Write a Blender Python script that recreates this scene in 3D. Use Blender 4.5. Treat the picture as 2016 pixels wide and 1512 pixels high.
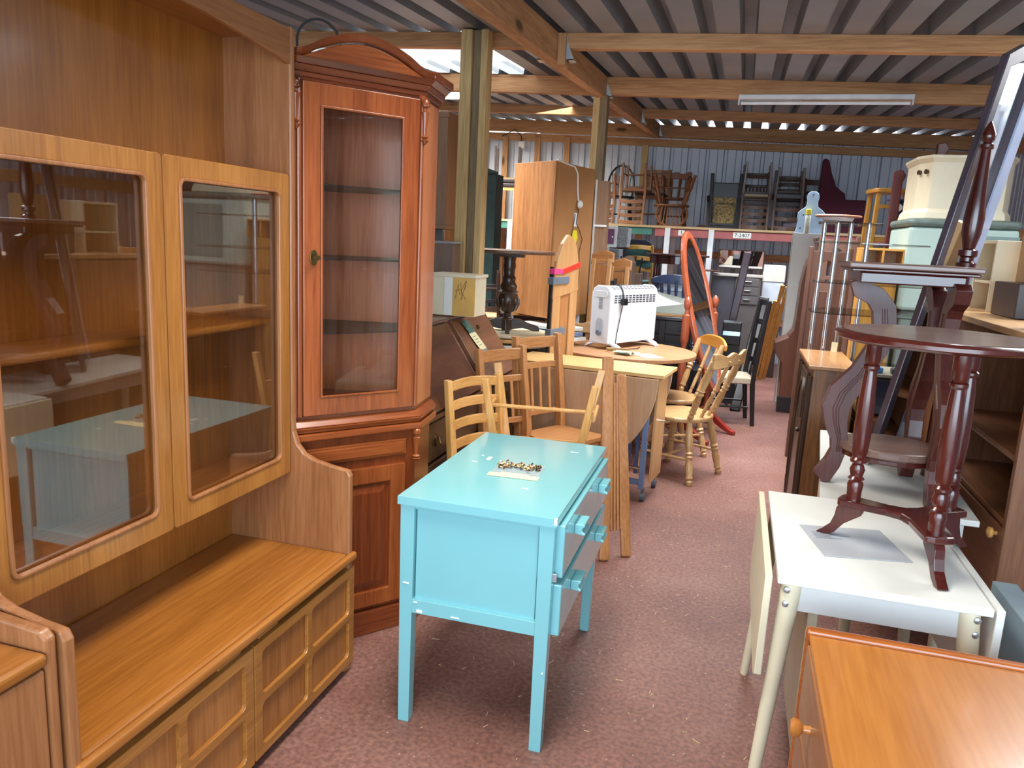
import bpy, bmesh, math, random
from math import radians as R, pi, sin, cos
from mathutils import Vector, Matrix, Euler
random.seed(7)
for o in list(bpy.data.objects): bpy.data.objects.remove(o)
SC = bpy.context.scene
COL = SC.collection

# ------------------------------------------------------------------ camera, world, lights
cam = bpy.data.cameras.new('camera'); cam.sensor_width = 36; cam.lens = 1510/2016*36; cam.clip_start = .02
co = bpy.data.objects.new('camera', cam); COL.objects.link(co)
co.matrix_world = Matrix(((0.9582584, -0.0988822, 0.2682595, 0),
                          (0.2816625, 0.1654924, -0.9451341, 0),
                          (0.0490621, 0.9812414, 0.1864359, 1.6),
                          (0, 0, 0, 1)))
SC.camera = co
SC.view_settings.view_transform = 'Standard'; SC.view_settings.look = 'None'
SC.view_settings.gamma = 1; SC.view_settings.use_curve_mapping = False
SC.view_settings.exposure = 0.55
W = bpy.data.worlds.new('sky'); SC.world = W; W.use_nodes = True
W.node_tree.nodes['Background'].inputs[0].default_value = (.86, .93, 1, 1)
W.node_tree.nodes['Background'].inputs[1].default_value = 1.6

def area(name, loc, target, sx, sy, power, color):
    l = bpy.data.lights.new(name, 'AREA'); l.shape = 'RECTANGLE'; l.size = sx; l.size_y = sy
    l.energy = power; l.color = color; l.spread = R(120)
    o = bpy.data.objects.new(name, l); COL.objects.link(o); o.location = loc
    o.rotation_euler = (Vector(target)-Vector(loc)).to_track_quat('-Z', 'Y').to_euler()
    return o
area('daylight_front_opening', (.8, -1.45, 1.8), (.1, 3.5, .8), 4.2, 2.0, 72, (.64, .83, 1))
area('daylight_right_skylight', (2.1, 4.3, 2.72), (.7, 3.9, 0), 1.0, 1.9, 60, (.95, .97, 1))
area('daylight_left_skylight', (-2.75, 6.1, 2.85), (-2.5, 6.1, 0), 1.2, 1.4, 80, (1, .97, .92))
area('fill_rear_left', (-3.4, 9.4, 2.95), (-2.9, 10.6, 0), 2.4, 2.0, 110, (1, .96, .88))  # added fill under the closed roof, brightens the rear left
area('fill_rear_right', (.5, 9.0, 2.8), (.5, 9.25, 0), 2.6, 1.0, 66, (.84, .91, 1))  # added bluish fill for the back wall, no skylight above it
area('fill_mid_roof', (.1, 5.9, 2.72), (.1, 5.9, 0), 1.2, 2.6, 70, (.95, .97, 1))  # added fill to lift the aisle, the roof is closed here
area('lamp_aisle_near', (-.62, 1.9, 2.58), (-.62, 2.0, 0), .45, 1.8, 27, (1, .95, .88))  # unseen overhead lamp above the near aisle, not daylight

# ------------------------------------------------------------------ materials
def C(r, g, b):
    f = lambda v: (v/255/12.92) if v/255 <= .04045 else ((v/255+.055)/1.055)**2.4
    return (f(r), f(g), f(b), 1)
MATS = {}
def newmat(name):
    m = bpy.data.materials.new(name); m.use_nodes = True
    return m, m.node_tree.nodes, m.node_tree.links, m.node_tree.nodes['Principled BSDF']
def plain(name, c, rough=.5, metal=0, coat=0, var=.12, scale=9, bump=0):
    if name in MATS: return MATS[name]
    m, n, l, p = newmat(name); MATS[name] = m
    p.inputs['Roughness'].default_value = rough; p.inputs['Metallic'].default_value = metal
    p.inputs['Coat Weight'].default_value = coat; p.inputs['Coat Roughness'].default_value = .12
    t = n.new('ShaderNodeTexCoord'); no = n.new('ShaderNodeTexNoise'); no.inputs['Scale'].default_value = scale
    no.inputs['Detail'].default_value = 4
    l.new(t.outputs['Object'], no.inputs['Vector'])
    r = n.new('ShaderNodeValToRGB'); c = C(*c)
    r.color_ramp.elements[0].position = .3; r.color_ramp.elements[1].position = .7
    r.color_ramp.elements[0].color = tuple(v*(1-var) for v in c[:3])+(1,)
    r.color_ramp.elements[1].color = tuple(min(1, v*(1+var*.6)) for v in c[:3])+(1,)
    l.new(no.outputs['Fac'], r.inputs[0]); l.new(r.outputs[0], p.inputs['Base Color'])
    if bump:
        b = n.new('ShaderNodeBump'); b.inputs['Strength'].default_value = bump; b.inputs['Distance'].default_value = .01
        l.new(no.outputs['Fac'], b.inputs['Height']); l.new(b.outputs[0], p.inputs['Normal'])
    return m
def wood(name, c1, c2, rough=.35, ax='z', sc=1., coat=.0, knots=0, mix=.5):
    key = name+'_'+ax
    if key in MATS: return MATS[key]
    m, n, l, p = newmat(key); MATS[key] = m
    p.inputs['Roughness'].default_value = rough
    p.inputs['Coat Weight'].default_value = coat; p.inputs['Coat Roughness'].default_value = .1
    t = n.new('ShaderNodeTexCoord'); mp = n.new('ShaderNodeMapping')
    s = [1.0, 1.0, 1.0]; s['xyz'.index(ax)] = .055
    mp.inputs['Scale'].default_value = s
    l.new(t.outputs['Object'], mp.inputs['Vector'])
    a = n.new('ShaderNodeTexNoise'); a.inputs['Scale'].default_value = 13*sc; a.inputs['Detail'].default_value = 3
    a.inputs['Distortion'].default_value = .5
    b = n.new('ShaderNodeTexNoise'); b.inputs['Scale'].default_value = 120*sc; b.inputs['Detail'].default_value = 3
    l.new(mp.outputs[0], a.inputs['Vector']); l.new(mp.outputs[0], b.inputs['Vector'])
    ad = n.new('ShaderNodeMath'); ad.operation = 'MULTIPLY_ADD'; ad.inputs[1].default_value = mix
    mu = n.new('ShaderNodeMath'); mu.operation = 'MULTIPLY'; mu.inputs[1].default_value = 1-mix
    l.new(a.outputs['Fac'], mu.inputs[0]); l.new(b.outputs['Fac'], ad.inputs[0]); l.new(mu.outputs[0], ad.inputs[2])
    r = n.new('ShaderNodeValToRGB'); r.color_ramp.elements[0].position = .36; r.color_ramp.elements[1].position = .62
    r.color_ramp.elements[0].color = C(*c2); r.color_ramp.elements[1].color = C(*c1)
    l.new(ad.outputs[0], r.inputs[0])
    out = r.outputs[0]
    if knots:
        mp2 = n.new('ShaderNodeMapping'); s2 = [1, .08, 1]; s2['xyz'.index(ax)] = .35; mp2.inputs['Scale'].default_value = s2
        l.new(t.outputs['Object'], mp2.inputs['Vector'])
        v = n.new('ShaderNodeTexVoronoi'); v.inputs['Scale'].default_value = knots
        l.new(mp2.outputs[0], v.inputs['Vector'])
        r2 = n.new('ShaderNodeValToRGB'); r2.color_ramp.elements[0].position = .06; r2.color_ramp.elements[1].position = .12
        r2.color_ramp.elements[0].color = (1, 1, 1, 1); r2.color_ramp.elements[1].color = (0, 0, 0, 1)
        l.new(v.outputs['Distance'], r2.inputs[0])
        mx = n.new('ShaderNodeMix'); mx.data_type = 'RGBA'
        mx.inputs['B'].default_value = tuple(v*.35 for v in C(*c2)[:3])+(1,)
        l.new(r2.outputs[0], mx.inputs['Factor']); l.new(out, mx.inputs['A']); out = mx.outputs['Result']
    l.new(out, p.inputs['Base Color'])
    bp = n.new('ShaderNodeBump'); bp.inputs['Strength'].default_value = .02 if rough < .25 else .05; bp.inputs['Distance'].default_value = .004
    l.new(b.outputs['Fac'], bp.inputs['Height']); l.new(bp.outputs[0], p.inputs['Normal'])
    return m
def glass(name, tint=(1, 1, 1), refl=1.0):
    if name in MATS: return MATS[name]
    m, n, l, p = newmat(name); MATS[name] = m; n.remove(p)
    tr = n.new('ShaderNodeBsdfTransparent'); tr.inputs[0].default_value = tint+(1,)
    gl = n.new('ShaderNodeBsdfGlossy'); gl.inputs['Roughness'].default_value = .015
    fr = n.new('ShaderNodeFresnel'); fr.inputs[0].default_value = 1.5
    geo = n.new('ShaderNodeNewGeometry')
    lw = n.new('ShaderNodeLayerWeight'); lw.inputs['Blend'].default_value = .38
    mu = n.new('ShaderNodeMath'); mu.operation = 'MULTIPLY'; mu.inputs[1].default_value = .42*refl
    ad = n.new('ShaderNodeMath'); ad.operation = 'ADD'; ad.inputs[1].default_value = .03*refl
    l.new(lw.outputs['Fresnel'], mu.inputs[0]); l.new(mu.outputs[0], ad.inputs[0])
    mx = n.new('ShaderNodeMixShader'); l.new(ad.outputs[0], mx.inputs[0])
    l.new(tr.outputs[0], mx.inputs[1]); l.new(gl.outputs[0], mx.inputs[2])
    l.new(mx.outputs[0], n['Material Output'].inputs[0])
    return m
def mirror(name):
    if name in MATS: return MATS[name]
    m, n, l, p = newmat(name); MATS[name] = m
    p.inputs['Metallic'].default_value = 1; p.inputs['Roughness'].default_value = .02
    p.inputs['Base Color'].default_value = (.8, .82, .82, 1)
    return m
def emit(name, c, s):
    m, n, l, p = newmat(name)
    p.inputs['Emission Color'].default_value = C(*c); p.inputs['Emission Strength'].default_value = s
    return m

teak = lambda ax='z': wood('teak', (168, 106, 44), (140, 83, 30), .3, ax, .8, .15)
teakp = lambda ax='z': wood('teak_pink', (162, 108, 68), (134, 84, 48), .35, ax, 1, .1)
teakf = lambda ax='y': wood('teak_frame', (168, 112, 52), (138, 86, 36), .3, ax, 1, .2)
pineo = lambda ax='z': wood('pine_orange', (152, 80, 38), (116, 54, 22), .28, ax, .9, .25, 7)
pined = lambda ax='z': wood('pine_deep', (130, 62, 28), (94, 42, 18), .28, ax, .9, .25)
pinel = lambda ax='z': wood('pine_light', (222, 172, 104), (196, 138, 70), .4, ax, 1, .1)
piney = lambda ax='z': wood('pine_yellow', (214, 160, 74), (188, 128, 48), .4, ax, 1, .1)
beech = lambda ax='z': wood('beech', (202, 156, 104), (184, 134, 84), .4, ax, 1.2, .1)
brownc = lambda ax='z': wood('chair_brown', (192, 136, 84), (160, 104, 58), .35, ax, 1, .1)
raw = lambda ax='x': wood('raw_timber', (200, 152, 106), (160, 112, 70), .75, ax, .8, 0, 3.2)
treated = lambda ax='z': wood('treated_timber', (216, 184, 128), (176, 144, 94), .75, ax, .8, 0, 2.6)
treatedd = lambda ax='z': wood('treated_timber_grey', (146, 124, 92), (110, 92, 66), .75, ax, .8, 0, 2.6)
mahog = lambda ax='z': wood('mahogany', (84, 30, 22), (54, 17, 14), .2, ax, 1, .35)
mahogt = lambda ax='x': wood('mahogany_top', (124, 96, 84), (104, 76, 66), .34, ax, 1, .3)  # grey sheen of the reflecting tops mixed into the mahogany colour
doak = lambda ax='z': wood('dark_oak', (70, 48, 34), (42, 28, 20), .35, ax, 1.2, .2)
oak = lambda ax='z': wood('oak', (138, 88, 44), (88, 54, 26), .35, ax, 1.2, .2)
bure = lambda ax='z': wood('bureau_brown', (128, 82, 52), (98, 60, 36), .4, ax, 1, .15)
lam = lambda ax='z': wood('brown_laminate', (150, 114, 86), (130, 96, 70), .5, ax, 1.4)
ward = lambda ax='z': wood('wardrobe_grain', (164, 112, 66), (126, 80, 42), .5, ax, 1.1)
hard = lambda: plain('hardboard', (176, 124, 74), .7, var=.08, scale=4)
book = lambda ax='z': wood('bookcase_brown', (138, 88, 56), (102, 62, 38), .4, ax, 1, .1)
redm = lambda ax='z': wood('red_mahogany', (172, 92, 62), (142, 66, 42), .25, ax, 1, .3)
blackw = lambda: plain('black_wood', (34, 30, 32), .35, var=.2)
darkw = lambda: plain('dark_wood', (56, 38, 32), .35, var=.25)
white = lambda: plain('white_laminate', (226, 226, 218), .35, var=.03)
cream = lambda: plain('cream_paint', (222, 210, 180), .45, var=.05)
bluep = lambda: plain('blue_paint', (122, 184, 190), .12, var=.03, coat=.6, scale=3)
chip = lambda: plain('chipped_white', (240, 238, 228), .6, var=.03)
chrome = lambda: plain('chrome', (215, 218, 222), .12, 1, var=.02)
brass = lambda: plain('old_brass', (120, 98, 58), .35, 1, var=.2)
steel = lambda: plain('galvanised_steel', (196, 200, 204), .35, .8, var=.15, scale=20)
bluem = lambda: plain('blue_grey_metal', (122, 146, 182), .35, .35, var=.06)
black = lambda: plain('black_plastic', (24, 24, 26), .4, var=.1)
paper = lambda: plain('paper', (232, 232, 222), .7, var=.03)

# ------------------------------------------------------------------ mesh builder
ORIG = {}
class B:
    def __init__(s): s.bm = bmesh.new(); s.mi = 0
    def _f(s, vs):
        try:
            f = s.bm.faces.new(vs); f.material_index = s.mi; return f
        except ValueError: return None
    def v(s, p): return s.bm.verts.new(p)
    def box(s, x0, y0, z0, x1, y1, z1):
        return s.hexa([(x0, y0, z0), (x1, y0, z0), (x1, y1, z0), (x0, y1, z0), (x0, y0, z1), (x1, y0, z1), (x1, y1, z1), (x0, y1, z1)])
    def hexa(s, P):
        v = [s.v(p) for p in P]
        for q in ((0, 3, 2, 1), (4, 5, 6, 7), (0, 1, 5, 4), (1, 2, 6, 5), (2, 3, 7, 6), (3, 0, 4, 7)): s._f([v[i] for i in q])
        return s
    def bar(s, p0, p1, w, d, side=(1, 0, 0), w1=None, d1=None):
        p0, p1 = Vector(p0), Vector(p1); t = (p1-p0).normalized(); sd = Vector(side); sd = (sd-t*sd.dot(t))
        if sd.length < 1e-4: sd = t.orthogonal()
        sd.normalize(); u = t.cross(sd); w1 = w if w1 is None else w1; d1 = d if d1 is None else d1
        P = []
        for p, a, b in ((p0, w/2, d/2), (p1, w1/2, d1/2)):
            P += [p-sd*a-u*b, p+sd*a-u*b, p+sd*a+u*b, p-sd*a+u*b]
        return s.hexa(P)
    def rings(s, rg, cap=True, closed=False):
        V = [[s.v(p) for p in r] for r in rg]; n = len(V[0]); m = len(V)
        for i in range(m if closed else m-1):
            a, b = V[i], V[(i+1) % m]
            for j in range(n): s._f([a[j], a[(j+1) % n], b[(j+1) % n], b[j]])
        if cap and not closed: s._f(V[0][::-1]); s._f(V[-1])
        return s
    def tube(s, pts, r, n=10, closed=False):
        pts = [Vector(p) for p in pts]; m = len(pts); rr = r if isinstance(r, (list, tuple)) else [r]*m
        rg = []; ref = None
        for i, p in enumerate(pts):
            if closed: t = pts[(i+1) % m]-pts[i-1]
            else: t = pts[min(i+1, m-1)]-pts[max(i-1, 0)]
            t.normalize()
            if ref is None: ref = t.orthogonal().normalized()
            ref = (ref-t*ref.dot(t)).normalized(); u = t.cross(ref)
            rg.append([p+(ref*cos(2*pi*k/n)+u*sin(2*pi*k/n))*rr[i] for k in range(n)])
        return s.rings(rg, closed=closed)
    def lathe(s, prof, p0, p1, n=16):
        p0, p1 = Vector(p0), Vector(p1); t = (p1-p0); L = t.length; t.normalize()
        a = t.orthogonal().normalized(); b = t.cross(a)
        return s.rings([[p0+t*(f*L)+(a*cos(2*pi*k/n)+b*sin(2*pi*k/n))*max(r, .0005) for k in range(n)] for f, r in prof])
    def prism(s, P, vec):
        P = [Vector(p) for p in P]; vec = Vector(vec)
        a = [s.v(p) for p in P]; b = [s.v(p+vec) for p in P]; n = len(P)
        s._f(a[::-1]); s._f(b)
        for i in range(n): s._f([a[i], a[(i+1) % n], b[(i+1) % n], b[i]])
        return s
    def holed(s, outer, holes, f, vec):
        """outer / holes: 2D loops; f maps (u, v) to a point; extruded by vec"""
        vec = Vector(vec); tmp = bmesh.new(); ed = []
        for loop in [outer]+holes:
            vs = [tmp.verts.new(f(*p)) for p in loop]
            for i in range(len(vs)): ed.append(tmp.edges.new((vs[i], vs[(i+1) % len(vs)])))
        bmesh.ops.triangle_fill(tmp, edges=ed, use_beauty=True)
        bmesh.ops.dissolve_limit(tmp, angle_limit=.01, verts=tmp.verts[:], edges=tmp.edges[:])
        r = bmesh.ops.extrude_face_region(tmp, geom=tmp.faces[:])
        bmesh.ops.translate(tmp, vec=vec, verts=[g for g in r['geom'] if isinstance(g, bmesh.types.BMVert)])
        bmesh.ops.recalc_face_normals(tmp, faces=tmp.faces[:])
        mp = {v: s.v(v.co) for v in tmp.verts}
        for fc in tmp.faces: s._f([mp[v] for v in fc.verts])
        tmp.free(); return s
    def done(s, name, mat, parent=None, bev=0, smooth=False, label=None, seg=2):
        bm = s.bm
        bmesh.ops.recalc_face_normals(bm, faces=bm.faces[:])
        rt = parent
        while rt is not None and rt.parent is not None: rt = rt.parent
        if rt is not None and rt.name in ORIG: bmesh.ops.translate(bm, vec=-ORIG[rt.name], verts=bm.verts[:])
        me = bpy.data.meshes.new(name); bm.to_mesh(me); bm.free()
        for m in (mat if isinstance(mat, (list, tuple)) else [mat]): me.materials.append(m)
        if smooth:
            for p in me.polygons: p.use_smooth = True
            me.set_sharp_from_angle(angle=R(38))
        o = bpy.data.objects.new(name, me); COL.objects.link(o)
        if parent is not None: o.parent = parent
        if bev:
            md = o.modifiers.new('bevel', 'BEVEL'); md.width = bev; md.segments = seg; md.limit_method = 'ANGLE'; md.angle_limit = R(40)
        if label: o['label'] = label
        return o
def rrect(x0, y0, x1, y1, r, n=5):
    P = []
    for cx, cy, a in ((x1-r, y1-r, 0), (x0+r, y1-r, 90), (x0+r, y0+r, 180), (x1-r, y0+r, 270)):
        for k in range(n+1): P.append((cx+r*cos(R(a+90*k/n)), cy+r*sin(R(a+90*k/n))))
    return P
def ell(cx, cy, rx, ry, n=40, a0=0, a1=360):
    full = a1-a0 >= 360
    return [(cx+rx*cos(R(a0+(a1-a0)*k/(n if full else n-1))), cy+ry*sin(R(a0+(a1-a0)*k/(n if full else n-1)))) for k in range(n)]
def tag(o, label, cat, group=None):
    o['label'] = label; o['category'] = cat
    if group: o['group'] = group
    return o
def thing(name, label, cat, loc=(0, 0, 0), rz=0, group=None, world=False, rot=None, scale=None):
    o = bpy.data.objects.new(name, None); COL.objects.link(o); o.empty_display_size = .1
    o.location = loc; o.rotation_euler = rot if rot else (0, 0, R(rz))
    if scale: o.scale = (scale,)*3
    if world: ORIG[o.name] = Vector(loc)
    return tag(o, label, cat, group)
def struct(o): o['kind'] = 'structure'; return o
def text(parent, body, size, mat, loc, rot, name='lettering'):
    c = bpy.data.curves.new(name, 'FONT'); c.body = body; c.size = size; c.extrude = .0004; c.align_x = 'CENTER'; c.align_y = 'CENTER'
    t = bpy.data.objects.new(name, c); COL.objects.link(t)
    bpy.context.view_layer.update()
    me = bpy.data.meshes.new_from_object(t); bpy.data.objects.remove(t)
    me.materials.clear(); me.materials.append(mat)
    o = bpy.data.objects.new(name, me); COL.objects.link(o); o.parent = parent; o.location = loc; o.rotation_euler = rot
    return o

# ------------------------------------------------------------------ the shed
def roofz(x, y): return 2.58+.058*y-.028*x
def floor_mat():
    m, n, l, p = newmat('red_painted_concrete')
    t = n.new('ShaderNodeTexCoord')
    a = n.new('ShaderNodeTexNoise'); a.inputs['Scale'].default_value = 1.3; a.inputs['Detail'].default_value = 6; a.inputs['Roughness'].default_value = .62
    l.new(t.outputs['Object'], a.inputs['Vector'])
    r = n.new('ShaderNodeValToRGB'); e = r.color_ramp.elements
    e[0].position = .3; e[0].color = C(114, 76, 66); e[1].position = .75; e[1].color = C(148, 112, 98)
    x = e.new(.5); x.color = C(132, 90, 78)
    l.new(a.outputs['Fac'], r.inputs[0])
    b = n.new('ShaderNodeTexNoise'); b.inputs['Scale'].default_value = 60; b.inputs['Detail'].default_value = 4
    l.new(t.outputs['Object'], b.inputs['Vector'])
    r2 = n.new('ShaderNodeValToRGB'); r2.color_ramp.elements[0].position = .35; r2.color_ramp.elements[0].color = (.62, .58, .6, 1)
    r2.color_ramp.elements[1].position = .65; r2.color_ramp.elements[1].color = (1.1, 1.08, 1.06, 1)
    l.new(b.outputs['Fac'], r2.inputs[0])
    mx = n.new('ShaderNodeMix'); mx.data_type = 'RGBA'; mx.blend_type = 'MULTIPLY'; mx.inputs['Factor'].default_value = 1
    l.new(r.outputs[0], mx.inputs['A']); l.new(r2.outputs[0], mx.inputs['B'])
    v = n.new('ShaderNodeTexVoronoi'); v.inputs['Scale'].default_value = 26; l.new(t.outputs['Object'], v.inputs['Vector'])
    r3 = n.new('ShaderNodeValToRGB'); r3.color_ramp.elements[0].position = .06; r3.color_ramp.elements[1].position = .11
    r3.color_ramp.elements[0].color = (1, 1, 1, 1); r3.color_ramp.elements[1].color = (0, 0, 0, 1)
    l.new(v.outputs['Distance'], r3.inputs[0])
    d = n.new('ShaderNodeTexNoise'); d.inputs['Scale'].default_value = 2.2; l.new(t.outputs['Object'], d.inputs['Vector'])
    mm = n.new('ShaderNodeMath'); mm.operation = 'MULTIPLY'; l.new(r3.outputs[0], mm.inputs[0]); l.new(d.outputs['Fac'], mm.inputs[1])
    m2 = n.new('ShaderNodeMix'); m2.data_type = 'RGBA'; m2.inputs['B'].default_value = C(205, 190, 178)
    l.new(mm.outputs[0], m2.inputs['Factor']); l.new(mx.outputs['Result'], m2.inputs['A'])
    l.new(m2.outputs['Result'], p.inputs['Base Color']); p.inputs['Roughness'].default_value = .55
    bp = n.new('ShaderNodeBump'); bp.inputs['Strength'].default_value = .2; bp.inputs['Distance'].default_value = .006
    l.new(b.outputs['Fac'], bp.inputs['Height']); l.new(bp.outputs[0], p.inputs['Normal'])
    return m
b = B(); b.box(-6, -2.5, -.1, 4, 12, 0); struct(b.done('floor', floor_mat()))

# corrugated roof: trapezoid ribs run up the slope
P0, X0, X1 = .235, -5.2, 2.95
def prof(): 
    out = []; x = X0
    while x < X1:
        out += [(x, 0), (x+.135, 0), (x+.150, .11), (x+.220, .11)]; x += P0
    return out
pf = prof()
roofm = plain('roof_sheet', (142, 146, 154), .42, .25, var=.1, scale=3)
def sheet(b, y0, y1, xa=-99, xb=99, inv=None):
    for (xa_, za), (xb_, zb) in zip(pf, pf[1:]):
        mid = (xa_+xb_)/2
        inside = xa < mid < xb
        if inv and inside: continue
        if not inv and not inside: continue
        vs = [b.v((xa_, y0, roofz(xa_, y0)+za)), b.v((xb_, y0, roofz(xb_, y0)+zb)), b.v((xb_, y1, roofz(xb_, y1)+zb)), b.v((xa_, y1, roofz(xa_, y1)+za))]
        b._f(vs)
b = B()
sheet(b, -1.5, 3.4); sheet(b, 3.4, 5.2, 1.55, 2.65, True); sheet(b, 5.2, 5.32); sheet(b, 5.32, 6.95, -3.55, -1.95, True); sheet(b, 6.95, 11.68)
struct(b.done('ceiling', roofm))
def skymat():
    m, n, l, p = newmat('translucent_roof_sheet'); n.remove(p)
    t = n.new('ShaderNodeBsdfTranslucent'); t.inputs[0].default_value = (.9, .92, .92, 1)
    q = n.new('ShaderNodeBsdfTransparent'); q.inputs[0].default_value = (.95, .97, .97, 1)
    mx = n.new('ShaderNodeMixShader'); mx.inputs[0].default_value = .45
    l.new(t.outputs[0], mx.inputs[1]); l.new(q.outputs[0], mx.inputs[2]); l.new(mx.outputs[0], n['Material Output'].inputs[0])
    return m
skm = skymat()
b = B(); sheet(b, 5.32, 6.95, -3.55, -1.95); struct(b.done('window_1', skm))
b = B(); sheet(b, 3.4, 5.2, 1.55, 2.65); struct(b.done('window_2', skm))

# corrugated walls
wallm = plain('wall_sheet', (196, 202, 214), .45, .15, var=.05, scale=2)
def wall(name, p0, p1, z0, z1, nrm, n0=0):
    p0, p1 = Vector(p0), Vector(p1); d = (p1-p0); L = d.length; d.normalize(); nv = Vector(nrm)
    b = B(); x = 0; pts = []
    while x < L:
        pts += [(x, 0), (x+.10, 0), (x+.108, .008), (x+.116, 0), (x+.19, 0), (x+.203, -.055), (x+.237, -.055), (x+.25, 0)]; x += .25
    for (a, na), (c, nc) in zip(pts, pts[1:]):
        qa, qc = p0+d*a+nv*na, p0+d*c+nv*nc
        za = z1 or roofz(qa.x, qa.y)-.004; zc = z1 or roofz(qc.x, qc.y)-.004
        b._f([b.v((qa.x, qa.y, z0)), b.v((qc.x, qc.y, z0)), b.v((qc.x, qc.y, zc)), b.v((qa.x, qa.y, za))])
    o = b.done(name, wallm); return struct(o)
wall('wall_back', (-5.3, 11.6, 0), (3.0, 11.6, 0), 0, 3.17, (0, -1, 0))
wall('wall_right', (2.9, 11.6, 0), (2.9, -1.5, 0), 0, None, (-1, 0, 0))
wall('wall_left', (-5.15, -1.5, 0), (-5.15, 11.6, 0), 0, None, (1, 0, 0))

tn = [0]
def trim(p0, p1, w, d, m, side=(1, 0, 0), bev=.004):
    tn[0] += 1
    b = B(); b.bar(p0, p1, w, d, side); return struct(b.done('trim_%d' % tn[0], m, None, bev))
def purlin(y, h, w=.05, x0=-5.1, x1=2.85, drop=0):
    trim((x0, y, roofz(x0, y)-h/2-.002-drop), (x1, y, roofz(x1, y)-h/2-.002-drop), h, w, raw('x'), (0, 0, 1))
purlin(3.1, .1); purlin(5.15, .095, .075); purlin(7.02, .15, .075); purlin(9.45, .1, .075); purlin(1.0, .1); purlin(11.5, .17, .08)
trim((-5.1, 11.52, 3.005+.142), (2.85, 11.52, 3.005-.08), .1, .05, raw('x'), (0, 0, 1))
trim((-5.1, 11.52, 1.5), (2.85, 11.52, 1.5), .1, .05, raw('x'), (0, 0, 1))
trim((-5.1, 11.53, .6), (2.85, 11.53, .6), .1, .05, raw('x'), (0, 0, 1))
for x in (-3.55, -3.05, -2.6): trim((x, 11.5, 0), (x, 11.5, 3.1), .085, .05, raw('z'), (1, 0, 0))
trim((-1.45, 11.48, 0), (-1.45, 11.48, 3.0), .09, .06, treated('z'))
trim((-1.3, 2.5, roofz(-1.3, 2.5)-.09), (-1.3, 11.5, roofz(-1.3, 11.5)-.09), .085, .18, raw('y'), (1, 0, 0))
trim((2.82, 2.3, 2.62), (2.82, 11.5, 2.9), .07, .12, raw('y'), (1, 0, 0))
trim((2.82, 2.3, 1.9), (2.82, 11.5, 1.9), .05, .1, raw('y'), (1, 0, 0))
# rafter block at purlin
b = B(); b.box(-1.255, 5.1, roofz(-1.3, 5.15)-.2, -1.2, 5.2, roofz(-1.3, 5.15)-.01); struct(b.done('trim_%d' % (tn[0]+1), raw('z'))); tn[0] += 1

hg = 'galvanised joist hangers on the long rafter'
def hanger(x, y, s, label):
    z = roofz(x, y)
    b = B(); b.box(x, y-.06, z-.17, x+s*.006, y+.06, z-.02); b.box(x, y-.045, z-.17, x+s*.05, y+.045, z-.164)
    b.prism([(x, y-.045, z-.17), (x+s*.05, y-.045, z-.17), (x, y-.045, z-.05)], (0, .003, 0))
    o = b.done('joist_hanger', steel()); tag(o, label, 'bracket', hg)
hanger(-1.195, 5.15, 1, 'shiny metal joist hanger holding the nearest purlin right of the rafter')
hanger(-1.345, 5.15, -1, 'small metal joist hanger holding the nearest purlin left of the rafter')
hanger(-1.255, 7.02, 1, 'shiny metal joist hanger above the rear timber post, right of the rafter')
hanger(-1.345, 7.02, -1, 'small metal joist hanger above the rear timber post, left of the rafter')
hanger(-1.255, 9.45, 1, 'metal joist hanger on the third purlin, right of the rafter')
hanger(-1.255, 11.42, 1, 'metal joist hanger where the rafter meets the back wall')

t = thing('timber_post', 'thick front timber post of three bolted planks beside the pine corner cabinet', 'post', (-1.78, 5.05, 0), world=True)
zt = roofz(-1.66, 4.97)
b = B(); b.box(-1.872, 4.975, 0, -1.794, 5.075, zt-.004); b.done('plank', treated(), t, .004)
b = B(); b.box(-1.792, 5.0, 0, -1.738, 5.10, zt-.004); b.done('plank', treatedd(), t, .004, label='weathered grey middle plank')
b = B(); b.box(-1.736, 4.985, 0, -1.688, 5.09, zt-.004); b.done('plank', treated(), t, .004)
t = thing('timber_post', 'slimmer rear timber post under the rafter, behind the tall wardrobe', 'post', (-1.29, 7, 0), world=True)
zt = roofz(-1.29, 7)-.16
b = B(); b.box(-1.36, 6.94, 0, -1.302, 7.06, zt); b.done('plank', treated(), t, .004)
b = B(); b.box(-1.3, 6.93, 0, -1.235, 7.05, zt); b.done('plank', treatedd(), t, .004, label='weathered grey right plank')

t = thing('fluorescent_light', 'white fluorescent batten light under the second purlin', 'ceiling light', (.52, 6.98, 2.82), world=True)
b = B(); b.box(-.14, 6.93, 2.825, 1.19, 7.02, 2.862); b.done('body', plain('white_enamel', (225, 228, 232), .3), t, .004)
b = B(); b.tube([(-.12, 6.975, 2.8), (1.17, 6.975, 2.8)], .014, 12); b.done('tube', plain('lamp_glass', (235, 238, 242), .2), t, smooth=True)
for x in (-.135, 1.185):
    b = B(); b.box(x-.006, 6.95, 2.785, x+.006, 7.0, 2.826); b.done('lamp_holder', plain('white_enamel', (225, 228, 232), .3), t)
t = thing('fluorescent_light', 'lit fluorescent batten glowing behind the front timber post', 'ceiling light', (-3.05, 7.6, 2.93), world=True)
b = B(); b.box(-3.5, 7.55, 3.0, -2.62, 7.65, 3.05); b.done('body', plain('white_enamel', (225, 228, 232), .3), t, .004)
b = B(); b.box(-3.48, 7.56, 2.95, -2.64, 7.64, 3.0); b.done('diffuser', emit('lit_diffuser', (255, 246, 228), 9), t, .012)
t = thing('junction_box', 'small white junction box on the back wall top rail', 'junction box', (-3.3, 11.48, 2.98), world=True)
b = B(); b.box(-3.34, 11.45, 2.93, -3.24, 11.49, 3.03); b.done('box_lid', white(), t, .006)
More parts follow.
